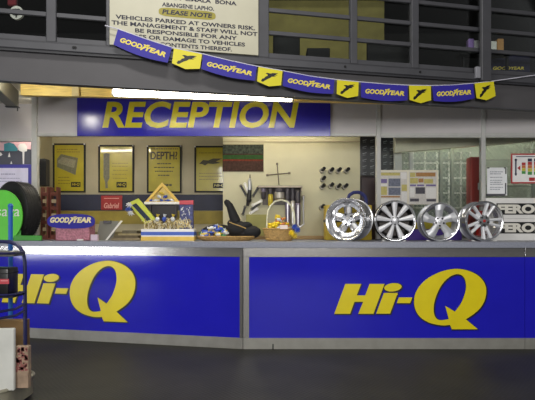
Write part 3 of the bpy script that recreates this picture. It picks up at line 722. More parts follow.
items = [(263.6, 1.9, 188.3, 199, dark_t, 'dark round tool, leftmost under the tool holder shelf'), (270.5, 2.0, 188.3, 206, yel_t, 'yellow tool under the tool holder shelf'), (279.5, 4.2, 188.3, 199, tan_t, 'wide grey canister under the tool holder shelf'), (287.6, 2.1, 188.3, 224, violet_t, 'long violet grey tool under the tool holder shelf'), (292.7, 1.9, 188.3, 225, tan_t, 'long grey tool second from the right under the tool holder shelf'), (297.9, 2.2, 191, 226, violet_t, 'long violet grey tool, rightmost under the tool holder shelf')]
for (px, w, a, b, m_, lb) in items:
    r = w * 1.2 * yh / F; x = PX(px, yh); z0, z1 = max(PZ(b, yh), Zb + .002), PZ(a, yh)
    t = empty('hanging_tool', (x, yh, z0), lb, 'tool', 'tools under the tool holder')
    h = z1 - z0
    MB().lathe([(r * .8, z0), (r, z0 + .01), (r, z0 + h * .62), (r * .8, z0 + h * .66)], Matrix.Translation((x, yh, 0)), 20).build('body', m_, t)
    MB().lathe([(r * .8, z0 + h * .665), (r * 1.08, z0 + h * .68), (r * 1.08, z0 + h * .96), (r * .9, z1)], Matrix.Translation((x, yh, 0)), 20).build('collar', dark_t if m_ is not dark_t else violet_t, t)
    if h > .3: MB().box(x - r * .15, x + r * .15, yh - r - .002, yh - r + .006, z0 + .02, z0 + h * .6).build('pale_stripe', silver, t)
cbk = empty('chrome_hook', (PX(301, 6.85), 6.9, PZ(226, 6.85)), 'large curved chrome hook at the right end of the tool holder', 'hook')
MB().tube([(PX(303.6, 6.82), 6.83, PZ(y_, 6.82)) for y_ in (196, 210, 219)] + [(PX(304, 6.82), 6.83, PZ(224, 6.82)), (PX(300, 6.82), 6.83, PZ(227, 6.82)), (PX(298, 6.82), 6.83, PZ(224.5, 6.82))], .01, seg=8).build('bent_rod', silver, cbk)
MB().box(PX(303.6, 6.82) - .015, PX(303.6, 6.82) + .015, 6.84, 6.999, PZ(199, 6.82), PZ(195, 6.82), bev=.003).build('mount', tools, cbk)
# green-cream box on the bench behind the bag
o = MB().box(PX(246, 6.68), PX(268, 6.68), 6.66, 6.8, Zb + .001, PZ(214.5, 6.66), bev=.006).build('carton', mat('olive_cream_carton', (150, 146, 84), .7)); tag(o, 'olive cream carton on the workbench behind the wicker basket', 'carton')

# dark cupboard and icon posters right of the cream wall
o = empty('dark_cupboard', (PX(370, 7.1), 7.2, 0), 'dark brown cupboard right of the cream tool wall', 'cupboard')
MB().box(PWR + .003, PX(397, 7.05), 7.05, 7.6, 0, PZ(176, 7.05), bev=.004).build('body', mat('dark_brown_cupboard', (46, 32, 34), .6), o)
MB().box(PX(361, 7.05), PX(376, 7.05), 7.03, 7.05, .5, PZ(178, 7.05), bev=.004).build('door', mat('dark_brown_door', (52, 36, 38), .5), o)
struct(MB().box(PWR + .003, PX(402, 7.3), 7.62, 7.7, 0, 2.86).build('wall_panel', mat('grey_green_panel', (116, 116, 104), .7)))
def icon_poster(px0, px1, py0, py1, rows, label, y):
    r = empty('icon_poster', ((PX(px0, y) + PX(px1, y)) / 2, y, PZ(py1, y)), label, 'poster', 'black posters with rows of small pictures')
    MB().rect(px0, py0, px1, py1, y, .006).build('sheet', mat('poster_black', (24, 26, 30), .4), r)
    g = MB()
    for i in range(rows):
        for c in (.28, .74):
            cx, cy = px0 + (px1 - px0) * c, py0 + (py1 - py0) * (i + .6) / rows
            quad(g, [(cx - 2.2, cy + .1), (cx + 1.8, cy - 1.1), (cx + 2.2, cy - .5), (cx - 1.8, cy + .8)], y - .002)
            quad(g, [(cx - 2.0, cy + 1.6), (cx + 1.4, cy + 1.4), (cx + 1.4, cy + 1.75), (cx - 2.0, cy + 1.95)], y - .002)
    g.build('printed_pictures', mat('icon_pale_grey', (120, 124, 126), .5), r)
    MB().rect(px0, py0 - 1.2, px1, py0, y - .004, .014).build('hanging_rail', postm, r)
icon_poster(360, 376.5, 136.5, 175.5, 6, 'black poster with two columns of small pictures left of the pale post', 7.02)
icon_poster(381, 395.5, 137.5, 172.5, 5, 'black poster with small pictures behind the glass right of the pale post', 7.03)
# hanging supports of the posters: a board behind them
bb = MB().box(PX(360, 7.05), PX(397, 7.05), 7.05, 7.61, PZ(175.8, 7.05), 2.86).build('wall_panel_front', mat('grey_green_panel', (0, 0, 0))); struct(bb)

# yellow case with blue handle
yc = empty('yellow_case', (PX(349, 6.3), 6.35, Z_TOP), 'yellow tool case with a blue arched handle behind the deep-dish wheel rim', 'case')
Yy = 6.25
MB().box(PX(325.5, Yy), PX(372, Yy), Yy, Yy + .22, Z_TOP + .001, PZ(205, Yy), bev=.012, seg=2).build('shell', mat('case_yellow', (190, 164, 52), .45), yc)
MB().box(PX(329, Yy), PX(336, Yy), Yy - .008, Yy, PZ(211, Yy), PZ(206.5, Yy), bev=.003).build('latch', black, yc)
MB().box(PX(360, Yy), PX(367, Yy), Yy - .008, Yy, PZ(211, Yy), PZ(206.5, Yy), bev=.003).build('latch', black, yc)
MB().box(PX(325.3, Yy), PX(372.2, Yy), Yy - .003, Yy + .223, PZ(222, Yy), PZ(219.5, Yy)).build('seam', black, yc)
hy = Yy + .1
hp = [(347.5, 205.5), (347.5, 199), (349.5, 195), (353.5, 192.6), (358, 192.2), (362, 193.5), (365, 196.5), (366, 200), (366, 205.5)]
MB().tube([(PX(x, hy), hy, PZ(y, hy)) for x, y in hp], .022, seg=10).build('handle', mat('handle_navy_blue', (44, 50, 110), .4), yc)

# ------------------------------------------------------------------ alloy wheels on the counter
def rim(px, py, Y, R, yaw, label, style, barrel_m, spoke_m, width=.2):
    cx, cz = PX(px, Y), Z_TOP + R + .001
    r = empty('alloy_wheel', (cx, Y, Z_TOP), label, 'wheel rim', 'alloy wheel rims on the counter')
    M = Matrix.Translation((cx, Y, cz)) @ Matrix.Rotation(yaw, 4, 'Z') @ Matrix.Rotation(math.pi / 2, 4, 'X')
    w = width
    MB().lathe([(R, 0), (R, -.012), (R - .018, -.02), (R - .03, -.05), (R - .045, -w * .5), (R - .03, -w * .85), (R - .012, -w + .012), (R, -w + .008), (R, -w),
                (R - .014, -w), (R - .045, -w * .85), (R - .06, -w * .5), (R - .042, -.05), (R - .028, -.016), (R - .016, 0)], M, 64, closed=True).build('barrel', barrel_m, r)
    lip = MB(); lip.lathe([(R + .0005, -.001), (R + .0005, -.010), (R - .02, -.014), (R - .03, -.02), (R - .026, -.006), (R - .014, .003), (R - .006, .004)], M, 64, closed=True)
    lip.build('outer_lip', chrome, r)
    def spoke(a0, a1, w0, w1, z0, z1, r0, r1, t, ridge=.006):
        """tapered spoke between radius r0 (angle a0) and r1 (angle a1), crowned across its width"""
        def loop(rr, a, ww, z):
            c, s = math.cos(a), math.sin(a)
            pts = []
            for u, dz in ((-1, -.012), (-.7, 0), (0, ridge), (.7, 0), (1, -.012), (1, -t), (-1, -t)):
                pts.append((rr * c - s * u * ww / 2, rr * s + c * u * ww / 2, z + dz))
            return pts
        return loop(r0, a0, w0, z0), loop(r1, a1, w1, z1)
    if style == 'dish':
        zf = -.085
        MB().lathe([(.02, zf + .02), (.07, zf + .016), (.085, zf + .0), (.085, zf - .03), (.02, zf - .03)], M, 40, closed=True).build('hub', spoke_m, r)
        for k in range(5):
            a = k * 2 * math.pi / 5 + .35
            A, B = spoke(a, a, .085, .10, zf + .004, zf + .01, .07, R * .60, .03, .012)
            A2, B2 = spoke(a, a, .10, .20, zf + .01, zf + .02, R * .60, R - .052, .03, .01)
            MB().hull_prism(A, B, M=M).hull_prism(A2, B2, M=M).build('spoke', spoke_m, r)
        for k in range(14):
            a = k * 2 * math.pi / 14
            p = M @ V((R - .075) * math.cos(a), (R - .075) * math.sin(a), zf + .022)
            q = M @ V((R - .075) * math.cos(a), (R - .075) * math.sin(a), zf + .036)
            MB().cyl(p, q, .008, .006, seg=8).build('rim_bolt', chrome, r)
        MB().lathe([(R - .05, zf + .02), (R - .09, zf + .022), (R - .09, zf + .008), (R - .05, zf + .006)], M, 64, closed=True).build('inner_ring', spoke_m, r)
        hr, hz = .058, zf + .02
    elif style == 'ten':
        for k in range(9):
            a = k * 2 * math.pi / 9 + math.pi / 2 + .02
            A, B = spoke(a, a + .0, .024, .072, -.02, -.006, .035, R - .022, .028, .007)
            MB().hull_prism(A, B, M=M).build('spoke', spoke_m, r)
        MB().lathe([(.0, -.006), (.035, -.008), (.052, -.018), (.055, -.05), (.0, -.05)], M, 32).build('hub', silver, r)
        MB().lathe([(R - .055, -.10), (.06, -.10), (.06, -.105), (R - .055, -.105)], M, 48, closed=True).build('inner_disc', mat('inner_disc_brown', (44, 38, 34), .5, .4), r)
        hr, hz = .036, -.012
    elif style == 'five':
        for k in range(5):
            a = k * 2 * math.pi / 5 + math.pi / 2 + .1
            A, B = spoke(a, a - .06, .062, .086, -.022, -.004, .035, R * .62, .045, .01)
            A2, B2 = spoke(a - .06, a - .16, .086, .135, -.004, -.008, R * .62, R - .018, .04, .008)
            MB().hull_prism(A, B, M=M).hull_prism(A2, B2, M=M).build('spoke', spoke_m, r)
        MB().lathe([(.0, -.012), (.03, -.012), (.062, -.016), (.07, -.03), (.07, -.07), (.0, -.07)], M, 32).build('hub', silver, r)
        hr, hz = .044, -.0155
    else:
        for k in range(5):
            a = k * 2 * math.pi / 5 + math.pi / 2 - .42
            m = MB()
            for s_ in (-1, 1):
                A, B = spoke(a + s_ * .34, a + s_ * .20, .026, .034, -.02, .0, .05, R - .022, .04, .008)
                m.hull_prism(A, B, M=M)
            A, B = spoke(a, a, .06, .03, -.03, -.03, .04, R * .5, .03, .0)
            m.hull_prism(A, B, M=M)
            m.build('spoke', spoke_m, r)
        MB().lathe([(.0, -.008), (.03, -.008), (.066, -.014), (.074, -.03), (.074, -.06), (.0, -.06)], M, 32).build('hub', chrome, r)
        MB().lathe([(.0, .002), (.012, .0), (.016, -.008)], M, 20).build('red_centre_cap', red, r)
        hr, hz = .046, -.012
    for k in range(5):
        a = k * 2 * math.pi / 5 + math.pi / 2 + (.35 if style == 'dish' else .6)
        p = V(hr * math.cos(a), hr * math.sin(a), hz)
        MB().cyl(M @ (p - V(0, 0, .006)), M @ (p + V(0, 0, .0035)), .0115, seg=12).build('lug_hole', dark, r)
    if style in ('ten', 'dish', 'five'):
        MB().lathe([(.0, hz + .014), (.016, hz + .012), (.021, hz)], M, 20).build('centre_cap', silver if style != 'five' else silver_s, r)
    return r
rim(345.0, 220, 5.75, .240, -.55, 'deep-dish polished chrome wheel rim turned to the left, leftmost of the four', 'dish', mat('dish_chrome', (206, 206, 208), .27, .9), mat('dish_chrome', (0, 0, 0)), .24)
rim(395.3, 221, 5.78, .2275, -.10, 'wheel rim with nine flared silver spokes over a black barrel', 'ten', rimdark, mat('bright_alloy', (236, 236, 238), .35, .25), .19)
rim(440.3, 221, 5.78, .2145, -.06, 'satin silver wheel rim with five broad spokes, third from the left', 'five', silver_s, mat('bright_satin_alloy', (196, 197, 200), .38, .35), .19)
rim(484.8, 221, 5.78, .2235, .10, 'polished wheel rim with five paired spokes and a red centre cap', 'double', chrome, mat('bright_alloy', (0, 0, 0)), .19)
for px, lb in ((385.5, 'small white wedge at the left foot of the black-barrelled wheel rim'), (403.5, 'small white wedge at the right foot of the black-barrelled wheel rim'), (430, 'small white wedge at the left foot of the satin five-spoke wheel rim'), (449.5, 'small white wedge at the right foot of the satin five-spoke wheel rim'), (475.5, 'small white wedge at the left foot of the wheel rim with the red cap'), (494.5, 'small white wedge at the right foot of the wheel rim with the red cap')):
    x = PX(px, 5.76); s_ = 1 if px in (385.5, 430, 475.5) else -1
    o = MB().hull_prism([(x - s_ * .03, 5.77, Z_TOP + .001), (x + s_ * .012, 5.77, Z_TOP + .001), (x - s_ * .03, 5.77, Z_TOP + .014)], [(x - s_ * .03, 5.81, Z_TOP + .001), (x + s_ * .012, 5.81, Z_TOP + .001), (x - s_ * .03, 5.81, Z_TOP + .014)]).build('wedge', white); tag(o, lb, 'wedge', 'wedges holding the wheel rims')

# ------------------------------------------------------------------ left part of the counter top
gb = empty('sign_box', (PX(72, 6.03), 6.1, Z_TOP), 'pink printed counter box carrying a blue oval tyre brand sign', 'box')
y = 6.02
MB().box(PX(55.5, y), PX(89.5, y), y, y + .2, Z_TOP + .001, PZ(218, y), bev=.006).build('carton', pink, gb)
el = [(PX(71.3 + 23.8 * math.copysign(abs(math.cos(a)) ** .7, math.cos(a)), y), PZ(221.3 - 7.3 * math.copysign(abs(math.sin(a)) ** .7, math.sin(a)), y)) for a in [i * math.pi / 20 for i in range(40)]]
MB().shape([el], .008, face_M(0, y - .001, 0)).build('oval_panel', mat('oval_sign_blue', (30, 24, 150), .6), gb)
t = MB(); FMo = face_M(0, y - .0095, 0)
t.text('GOOD', PX(50.5, y), PX(69.5, y), PZ(222.8, y), PZ(217.2, y), .002, FMo, bold=.045, shear=.25)
t.text('YEAR', PX(73, y), PX(91.5, y), PZ(222.8, y), PZ(217.2, y), .002, FMo, bold=.045, shear=.25)
t.shape([[(PX(68.5 + 9 * a, y), PZ(224.5 - 8.5 * b, y)) for a, b in foot]], .002, FMo)
t.build('lettering', mat('oval_sign_cream', (238, 226, 170), .5, var=0), gb)
o = MB().box(PX(90.5, 5.95), PX(97.5, 5.95), 5.95, 6.0, Z_TOP + .001, PZ(234.5, 5.95), bev=.003).build('small_box', mat('pale_pink_card', (206, 186, 200), .6)); tag(o, 'small pale pink box right of the pink sign box', 'box')
o = MB().box(PX(77, 5.97), PX(83, 5.97), 5.96, 5.99, Z_TOP + .001, PZ(239.2, 5.97), bev=.002).build('card', white); tag(o, 'tiny white card lying in front of the pink sign box', 'card')
# clutter between
cb = empty('clipboard', (PX(108, 6.2), 6.2, Z_TOP), 'grey clipboard leaning behind the pale pink small box', 'clipboard')
MB().hull_prism([(PX(96, 6.2), 6.2, Z_TOP + .001), (PX(112, 6.2), 6.2, Z_TOP + .001), (PX(117, 6.2), 6.27, PZ(221, 6.27)), (PX(98, 6.2), 6.27, PZ(221, 6.27))], [(PX(96, 6.2), 6.21, Z_TOP + .001), (PX(112, 6.2), 6.21, Z_TOP + .001), (PX(117, 6.2), 6.28, PZ(221, 6.27)), (PX(98, 6.2), 6.28, PZ(221, 6.27))]).build('board', mat('clipboard_grey', (120, 120, 112), .5), cb)
MB().box(PX(102, 6.2), PX(110, 6.2), 6.245, 6.262, PZ(223.5, 6.25), PZ(220.6, 6.25), bev=.003).build('clip', alu, cb)
o = MB().hull_prism([(PX(105, 6.05), 6.05, Z_TOP + .002), (PX(107, 6.05), 6.05, Z_TOP + .002), (PX(120, 6.05), 6.16, PZ(220.8, 6.1)), (PX(118, 6.05), 6.16, PZ(220.4, 6.1))], [(PX(105, 6.05), 6.06, Z_TOP + .002), (PX(107, 6.05), 6.06, Z_TOP + .002), (PX(120, 6.05), 6.17, PZ(220.8, 6.1)), (PX(118, 6.05), 6.17, PZ(220.4, 6.1))]).build('metal_strip', white); tag(o, 'slanting white metal strip leaning on the clutter left of the gift box', 'strip')
for (a, b, z0, h, y0, c, lb) in ((111, 140, 0, .028, 6.0, (134, 120, 92), 'brown papers at the bottom of the pile left of the gift box'), (114, 138, .0285, .03, 6.02, (96, 84, 60), 'dark brown folder in the middle of the pile left of the gift box'), (118, 141, .059, .022, 6.03, (160, 144, 104), 'tan papers in the upper part of the pile left of the gift box'), (122, 137, .0815, .035, 6.05, (104, 96, 74), 'grey brown box on top of the pile left of the gift box')):
    o = MB().box(PX(a, y0), PX(b, y0), y0, y0 + .2, Z_TOP + .001 + z0, Z_TOP + .001 + z0 + h, bev=.003).build('paper_stack', mat('paper_%d' % a, c, .7, var=.2, scale=20)); tag(o, lb, 'papers')

# gift box
gx = empty('gift_box', (PX(167.5, 5.95), 6.05, Z_TOP), 'white gift box with a blue stripe and gold base, filled with straw', 'box')
y = 5.93; d = .20
xa, xb = PX(141, y), PX(194, y); zt = PZ(229, y)
MB().box(xa, xb, y, y + d, Z_TOP + .001, zt, bev=.004).build('tray', white, gx)
MB().box(xa - .001, xb + .001, y - .002, y + d + .001, Z_TOP + .001, PZ(236.6, y)).build('gold_base', gold, gx)
MB().box(xa - .001, xb + .001, y - .002, y + d + .001, PZ(235.3, y), PZ(231.8, y)).build('blue_stripe', mat('stripe_blue', (62, 92, 176), .5), gx)
st = MB()
for i in range(520):
    x = random.uniform(xa + .025, xb - .045); yy = random.uniform(y + .008, y + d - .01); z = zt + random.uniform(-.004, .10) * (.55 + .45 * abs(math.sin(x * 23))) - (.04 if yy > y + .1 else 0)
    a = random.uniform(0, 6.28); l = random.uniform(.02, .05); up = random.uniform(.01, .05)
    st.tube([(x, yy, z), (x + math.cos(a) * l * .4, yy + math.sin(a) * .01, z + up), (x + math.cos(a) * l, yy + math.sin(a) * .012, z + up * random.uniform(.2, 1.2))], .0045, seg=4, mi=i % 3)
o = st.build('straw', [mat('straw_cream', (232, 214, 156), .7), mat('straw_olive', (150, 126, 56), .7), mat('straw_white', (236, 230, 206), .7)], gx); o['kind'] = 'stuff'
# diamond shaped gold tray
yd = 6.06
dm = empty('gift_stand', (PX(162, yd), yd, zt), 'gold triangular topped gift stand with a white shelf in the gift box', 'stand')
Rt = MB(); outer = [(PX(162.5, yd), PZ(182.5, yd)), (PX(144.5, yd), PZ(203, yd)), (PX(180.5, yd), PZ(203, yd))]
cxo, czo = PX(162.5, yd), PZ(197.5, yd)
inner = [(cxo + (a - cxo) * .74, czo + (b - czo) * .74) for a, b in outer]
Rt.shape([outer, inner], .06, face_M(0, yd + .03, 0)); Rt.build('gold_gable', gold, dm)
MB().shape([[(cxo + (a - cxo) * .95, czo + (b - czo) * .95) for a, b in outer]], .006, face_M(0, yd + .036, 0)).build('gable_back', mat('pale_gold', (226, 206, 130), .5), dm)
MB().box(PX(150, yd), PX(177, yd), yd + .02, yd + .035, zt, PZ(203, yd)).build('lower_panel', mat('stand_dark_brown', (46, 40, 44), .5), dm)
for q in (150, 175.5): MB().box(PX(q, yd), PX(q + 1.5, yd), yd - .03, yd + .02, zt, PZ(203, yd)).build('side_panel', mat('stand_dark_brown', (0, 0, 0)), dm)
MB().box(PX(144.8, yd), PX(180.2, yd), yd - .04, yd + .03, PZ(204.5, yd), PZ(202, yd), bev=.003).build('shelf', white, dm)
wrap_b = mat('wrapper_blue', (60, 86, 176), .35, var=.15, scale=30); wrap_w = mat('wrapper_white', (218, 220, 222), .35, var=.1, scale=30); wrap_y = mat('wrapper_gold', (214, 186, 60), .35, var=.2, scale=30); wrap_g = mat('wrapper_green', (58, 130, 78), .35, var=.2, scale=30)
def sweet(x, y_, z, r, m_, label, group, flat=.8):
    t = empty('wrapped_sweet', (x, y_, z), label, 'sweet', group)
    a = random.uniform(0, 3.14); c, s_ = math.cos(a), math.sin(a); zz = z + r * flat
    MB().ball((x, y_, zz), r, 1.15, .9, flat, sub=2, jit=.08).build('body', m_, t)
    tw = MB()
    for k in (-1, 1):
        p = V(x + k * c * r * .9, y_, zz + k * s_ * r * .5); q = V(x + k * c * r * 1.9, y_, zz + k * s_ * r * .95)
        tw.cyl(p, q, r * .15, r * .6, seg=7)
    tw.build('twist', m_, t); return t
names = {wrap_b: 'blue', wrap_w: 'white', wrap_y: 'gold', wrap_g: 'green'}
for (px, py, m_) in ((156, 201.8, wrap_w), (162, 201.8, wrap_b), (168, 201.8, wrap_b), (172.5, 201.8, wrap_w), (159.5, 198, wrap_w), (165.5, 198, wrap_b), (162, 194.5, wrap_y), (151, 201.8, wrap_b)):
    sweet(PX(px, yd), yd - .018, PZ(py, yd), .019, m_, names[m_] + ' wrapped sweet on the white shelf of the gold gift stand', names[m_] + ' sweets on the gift stand')
# blue and white figures on the straw
for (px, m_, lb) in ((157.5, wrap_w, 'white wrapped bundle left of centre on the straw in the gift box'), (164.5, wrap_b, 'blue wrapped bundle at the centre front of the gift box'), (173, wrap_w, 'white wrapped bundle right of centre in the gift box')):
    t = empty('wrapped_bundle', (PX(px, 5.95), 5.945, zt + .085), lb, 'bundle')
    z = zt + .085; x = PX(px, 5.95)
    MB().ball((x, 5.945, z + .028), .026, 1, .9, 1.1, jit=.1).build('body', m_, t)
    MB().cyl((x, 5.945, z + .05), (x + .006, 5.945, z + .085), .008, .022, seg=8).build('frill', wrap_w if m_ is wrap_b else wrap_y, t)
# lime tube leaning to the left
lt = empty('lime_tube', (PX(142, 5.97), 5.97, zt), 'lime yellow open packet leaning out of the left end of the gift box', 'packet')
Yt = 5.975
A = [(128, 203), (138, 198.5), (155.5, 219), (145, 224)]
fr = MB(); inn = [(131.5, 205), (136, 203), (151, 219.5), (146.5, 221.5)]
fr.shape([[(PX(x, Yt), PZ(y_, Yt)) for x, y_ in A], [(PX(x, Yt), PZ(y_, Yt)) for x, y_ in inn]], .05, face_M(0, Yt + .05, 0)); fr.build('frame', mat('lime_yellow', (200, 206, 70), .4), lt)
MB().shape([[(PX(x, Yt), PZ(y_, Yt)) for x, y_ in inn]], .02, face_M(0, Yt + .045, 0)).build('dark_window', mat('packet_dark_blue', (40, 52, 80), .3), lt)
for (px, py, m_, n) in ((129.5, 205, wrap_w, 'uppermost'), (128.5, 209.5, wrap_b, 'middle'), (131, 213.5, wrap_w, 'lowest')):
    m = MB(); c0 = V(PX(px, 5.95), 5.955, PZ(py, 5.95))
    for k in range(7):
        a = math.pi * (.35 + .25 * k); p = c0 + V(math.cos(a) * .04, random.uniform(-.02, .005), math.sin(a) * .03)
        m.tube([c0 + V(.02, .015, -.005), c0 * .5 + p * .5 + V(0, -.01, .008), p], [.006, .008, .004], seg=5)
    m.build('ribbon_tuft', m_, lt)
rp = empty('carton_pack', (PX(186, 5.99), 5.99, zt), 'blue and white pack with a red top at the right end of the gift box', 'pack')
MB().box(PX(179.5, 6.02), PX(193, 6.02), 6.02, 6.09, zt + .001, PZ(204.5, 6.02), bev=.004).build('body', mat('pack_navy', (52, 58, 112), .4, var=.5, scale=45), rp)
MB().box(PX(179.2, 6.02), PX(193.3, 6.02), 6.018, 6.092, PZ(204.5, 6.02), PZ(200.5, 6.02), bev=.003).build('red_top', mat('pack_red', (190, 62, 74), .4), rp)
g = MB()
for i in range(26):
    x, y_ = random.uniform(180.2, 191.5), random.uniform(205.5, 224); quad(g, [(x, y_ + random.uniform(0, 1)), (x + random.uniform(.6, 2), y_ - .6), (x + random.uniform(.4, 1.6), y_ + random.uniform(.8, 2))], 6.016)
g.build('white_print', wrap_w, rp)

# shallow wicker tray of sweets
yt = 5.86
wt = empty('wicker_tray', (PX(226, yt), yt + .12, Z_TOP), 'shallow oval wicker tray of wrapped sweets and a black bag', 'tray')
MT = Matrix.Translation((PX(226.5, 5.98), 5.99, Z_TOP)) @ Matrix.Diagonal((1, .42, 1, 1))
MB().lathe([(.27, .001), (.30, .012), (.335, .046), (.322, .048), (.29, .018), (.0, .012), (.0, .001)], MT, 48).build('weave', wick, wt)
MB().tube([MT @ V(.328 * math.cos(a), .328 * math.sin(a), .048) for a in [i * math.pi / 24 for i in range(48)]], .008, seg=6, closed=True).build('rim_braid', wick, wt)
cols = [wrap_b, wrap_w, wrap_w, wrap_g, wrap_y, wrap_b]
for i in range(64):
    u = random.uniform(-.285, .0); lay = i / 64
    x = PX(226.5, 5.98) + u; hmax = .135 * max(.3, 1 - abs(u + .11) / .22)
    yy = 5.99 + random.uniform(-.085, .06) * math.sqrt(max(.05, 1 - (u / .3) ** 2)); z = Z_TOP + .03 + lay * hmax + random.uniform(0, .01)
    m_ = cols[i % 6]
    sweet(x, yy, z, random.uniform(.018, .027), m_, names[m_] + ' wrapped sweet heaped in the shallow wicker tray', names[m_] + ' sweets in the wicker tray')
# black bag
bg = empty('black_bag', (PX(241, 6.0), 6.0, Z_TOP + .02), 'slumped black cloth bag with a thick upright strap on the wicker tray', 'bag')
cloth = mat('black_cloth', (13, 13, 16), .8, bump=.3, bscale=25)
m = MB()
m.ball((PX(238, 5.98), 6.02, Z_TOP + .13), .125, 1.1, .75, .8, sub=3, jit=.02).ball((PX(251, 5.98), 6.0, Z_TOP + .10), .10, 1.15, .8, .75, sub=3, jit=.02).ball((PX(244, 5.98), 6.02, Z_TOP + .085), .10, 1.5, .8, .6, sub=3, jit=.02).ball((PX(234, 5.98), 6.03, Z_TOP + .20), .075, 1.1, .8, .8, sub=3, jit=.02).ball((PX(246, 5.98), 6.0, Z_TOP + .17), .07, 1.1, .8, .7, sub=3, jit=.02)
m.build('body', cloth, bg)
MB().tube([(PX(x, 6.0), 6.02, PZ(y_, 6.0)) for x, y_ in ((236, 222), (233.5, 216), (231.5, 210.5), (229.5, 205.5), (226.5, 202), (224.8, 200.5))], [.06, .055, .048, .042, .036, .02], seg=12).build('strap', cloth, bg)
MB().tube([(PX(x, 5.9), 5.915, PZ(y_, 5.9)) for x, y_ in ((229, 222), (234, 224), (240, 226), (246, 228.5))], .006, seg=6).build('drawcord', mat('tan_cord', (170, 140, 80), .7), bg)
# black mass behind the tray
o = MB().ball((PX(219, 6.3), 6.32, Z_TOP + .095), .10, 2.3, .6, .95, sub=3, jit=.03).build('cloth_heap', cloth); tag(o, 'dark cloth heap behind the sweets in the wicker tray', 'cloth')

# wicker basket with handle
wk = empty('wicker_basket', (PX(279, 5.95), 5.95, Z_TOP), 'round wicker basket with a tall pale handle, full of yellow sweets', 'basket')
MK = Matrix.Translation((PX(279, 5.93), 5.97, Z_TOP)) @ Matrix.Diagonal((1, .72, 1, 1))
prof = [(.145, .001)] + [(.15 + .035 * k / 9 + (.004 if k % 2 else -.002), .004 + .132 * k / 9) for k in range(10)] + [(.178, .138), (.14, .012), (.0, .010), (.0, .001)]
MB().lathe(prof, MK, 48).build('weave', wick, wk)
MB().tube([MK @ V(.183 * math.cos(a), .183 * math.sin(a), .138) for a in [i * math.pi / 24 for i in range(48)]], .009, seg=6, closed=True).build('rim_braid', wick, wk)
hp = [(266.8, 228), (267.2, 220), (268, 212), (270.5, 206), (275, 201.5), (281, 199.8), (287, 201.5), (291.5, 206), (293.8, 212), (294.6, 220), (294.2, 228)]
MB().tube([(PX(x, 5.97), 5.97, PZ(y_, 5.97)) for x, y_ in hp], .011, seg=8).build('handle', mat('handle_pale_wrap', (206, 204, 176), .6, var=.2, scale=40), wk)
o = MB().box(PX(280, 5.84), PX(287.5, 5.84), 5.828, 5.832, PZ(229, 5.84), PZ(225, 5.84)).build('tag_card', mat('tag_white', (232, 214, 200), .5), wk)
orange = mat('wrapper_orange', (196, 118, 50), .4, var=.2, scale=30); yel2 = mat('wrapper_yellow', (236, 206, 40), .4, var=.1)
names[orange] = 'orange'; names[yel2] = 'yellow'
for i in range(36):
    a = random.uniform(0, 6.28); q = random.uniform(0, .12)
    x = PX(279, 5.93) + q * math.cos(a); yy = 5.955 + q * .6 * math.sin(a)
    m_ = yel2 if x < PX(278, 5.93) else (orange, yel2, wrap_w, orange)[i % 4]
    sweet(x, yy, Z_TOP + .125 + (i / 36) * .17 * (1 - q / .16), .022, m_, names[m_] + ' wrapped sweet in the round wicker basket', names[m_] + ' sweets in the round basket')
for (px, py, m_, n) in ((294.5, 227, wrap_b, 'blue ribbon tuft hanging on the right side of the round basket, upper one'), (297.5, 230, wrap_b, 'blue ribbon tuft hanging on the right side of the round basket, outer one'), (291.5, 233, yel2, 'yellow ribbon tuft at the right foot of the round basket'), (294.5, 236, wrap_y, 'gold ribbon tuft low at the right of the round basket')):
    m = MB(); c0 = V(PX(px, 5.86), 5.885, PZ(py, 5.86))
    for k in range(9):
        a = 2 * math.pi * k / 9; p = c0 + V(math.cos(a) * .035, random.uniform(-.03, .01), math.sin(a) * .035)
        p.z = max(p.z, Z_TOP + .008)
        m.tube([c0, c0 * .5 + p * .5 + V(0, -.012, .006), p], [.005, .008, .004], seg=5)
    m.build('ribbon_tuft', m_, wk)

# ------------------------------------------------------------------ right-hand bays
np_ = empty('newspaper_board', (PX(408, 6.38), 6.38, PZ(203.5, 6.38)), 'cream board with two newspaper-like pages on the glass above the black-barrelled wheel', 'board')
Yn = YB - .016
MB().rect(378.5, 170, 438.5, 204.5, Yn, .012, bev=.002).build('board', mat('board_cream', (226, 220, 200), .6), np_)
pm = [mat('page_grey', (206, 202, 196), .6, var=.12, scale=60), mat('page_yellow', (190, 178, 104), .6, var=.15, scale=30), mat('page_blue', (104, 110, 128), .6, var=.3, scale=40), mat('page_violet', (112, 98, 150), .6, var=.2, scale=40), mat('page_dark', (70, 68, 78), .6, var=.3, scale=60), mat('page_orange', (166, 120, 66), .6, var=.2, scale=40), mat('page_white', (226, 224, 220), .6, var=.06, scale=60)]
pg = MB(); y = Yn - .0015
for (a, b, c, d_, i) in ((380.5, 171.8, 407, 204, 0), (409, 171.8, 436.5, 204, 0)): pg.rect(a, b, c, d_, y, .0014, mi=i)
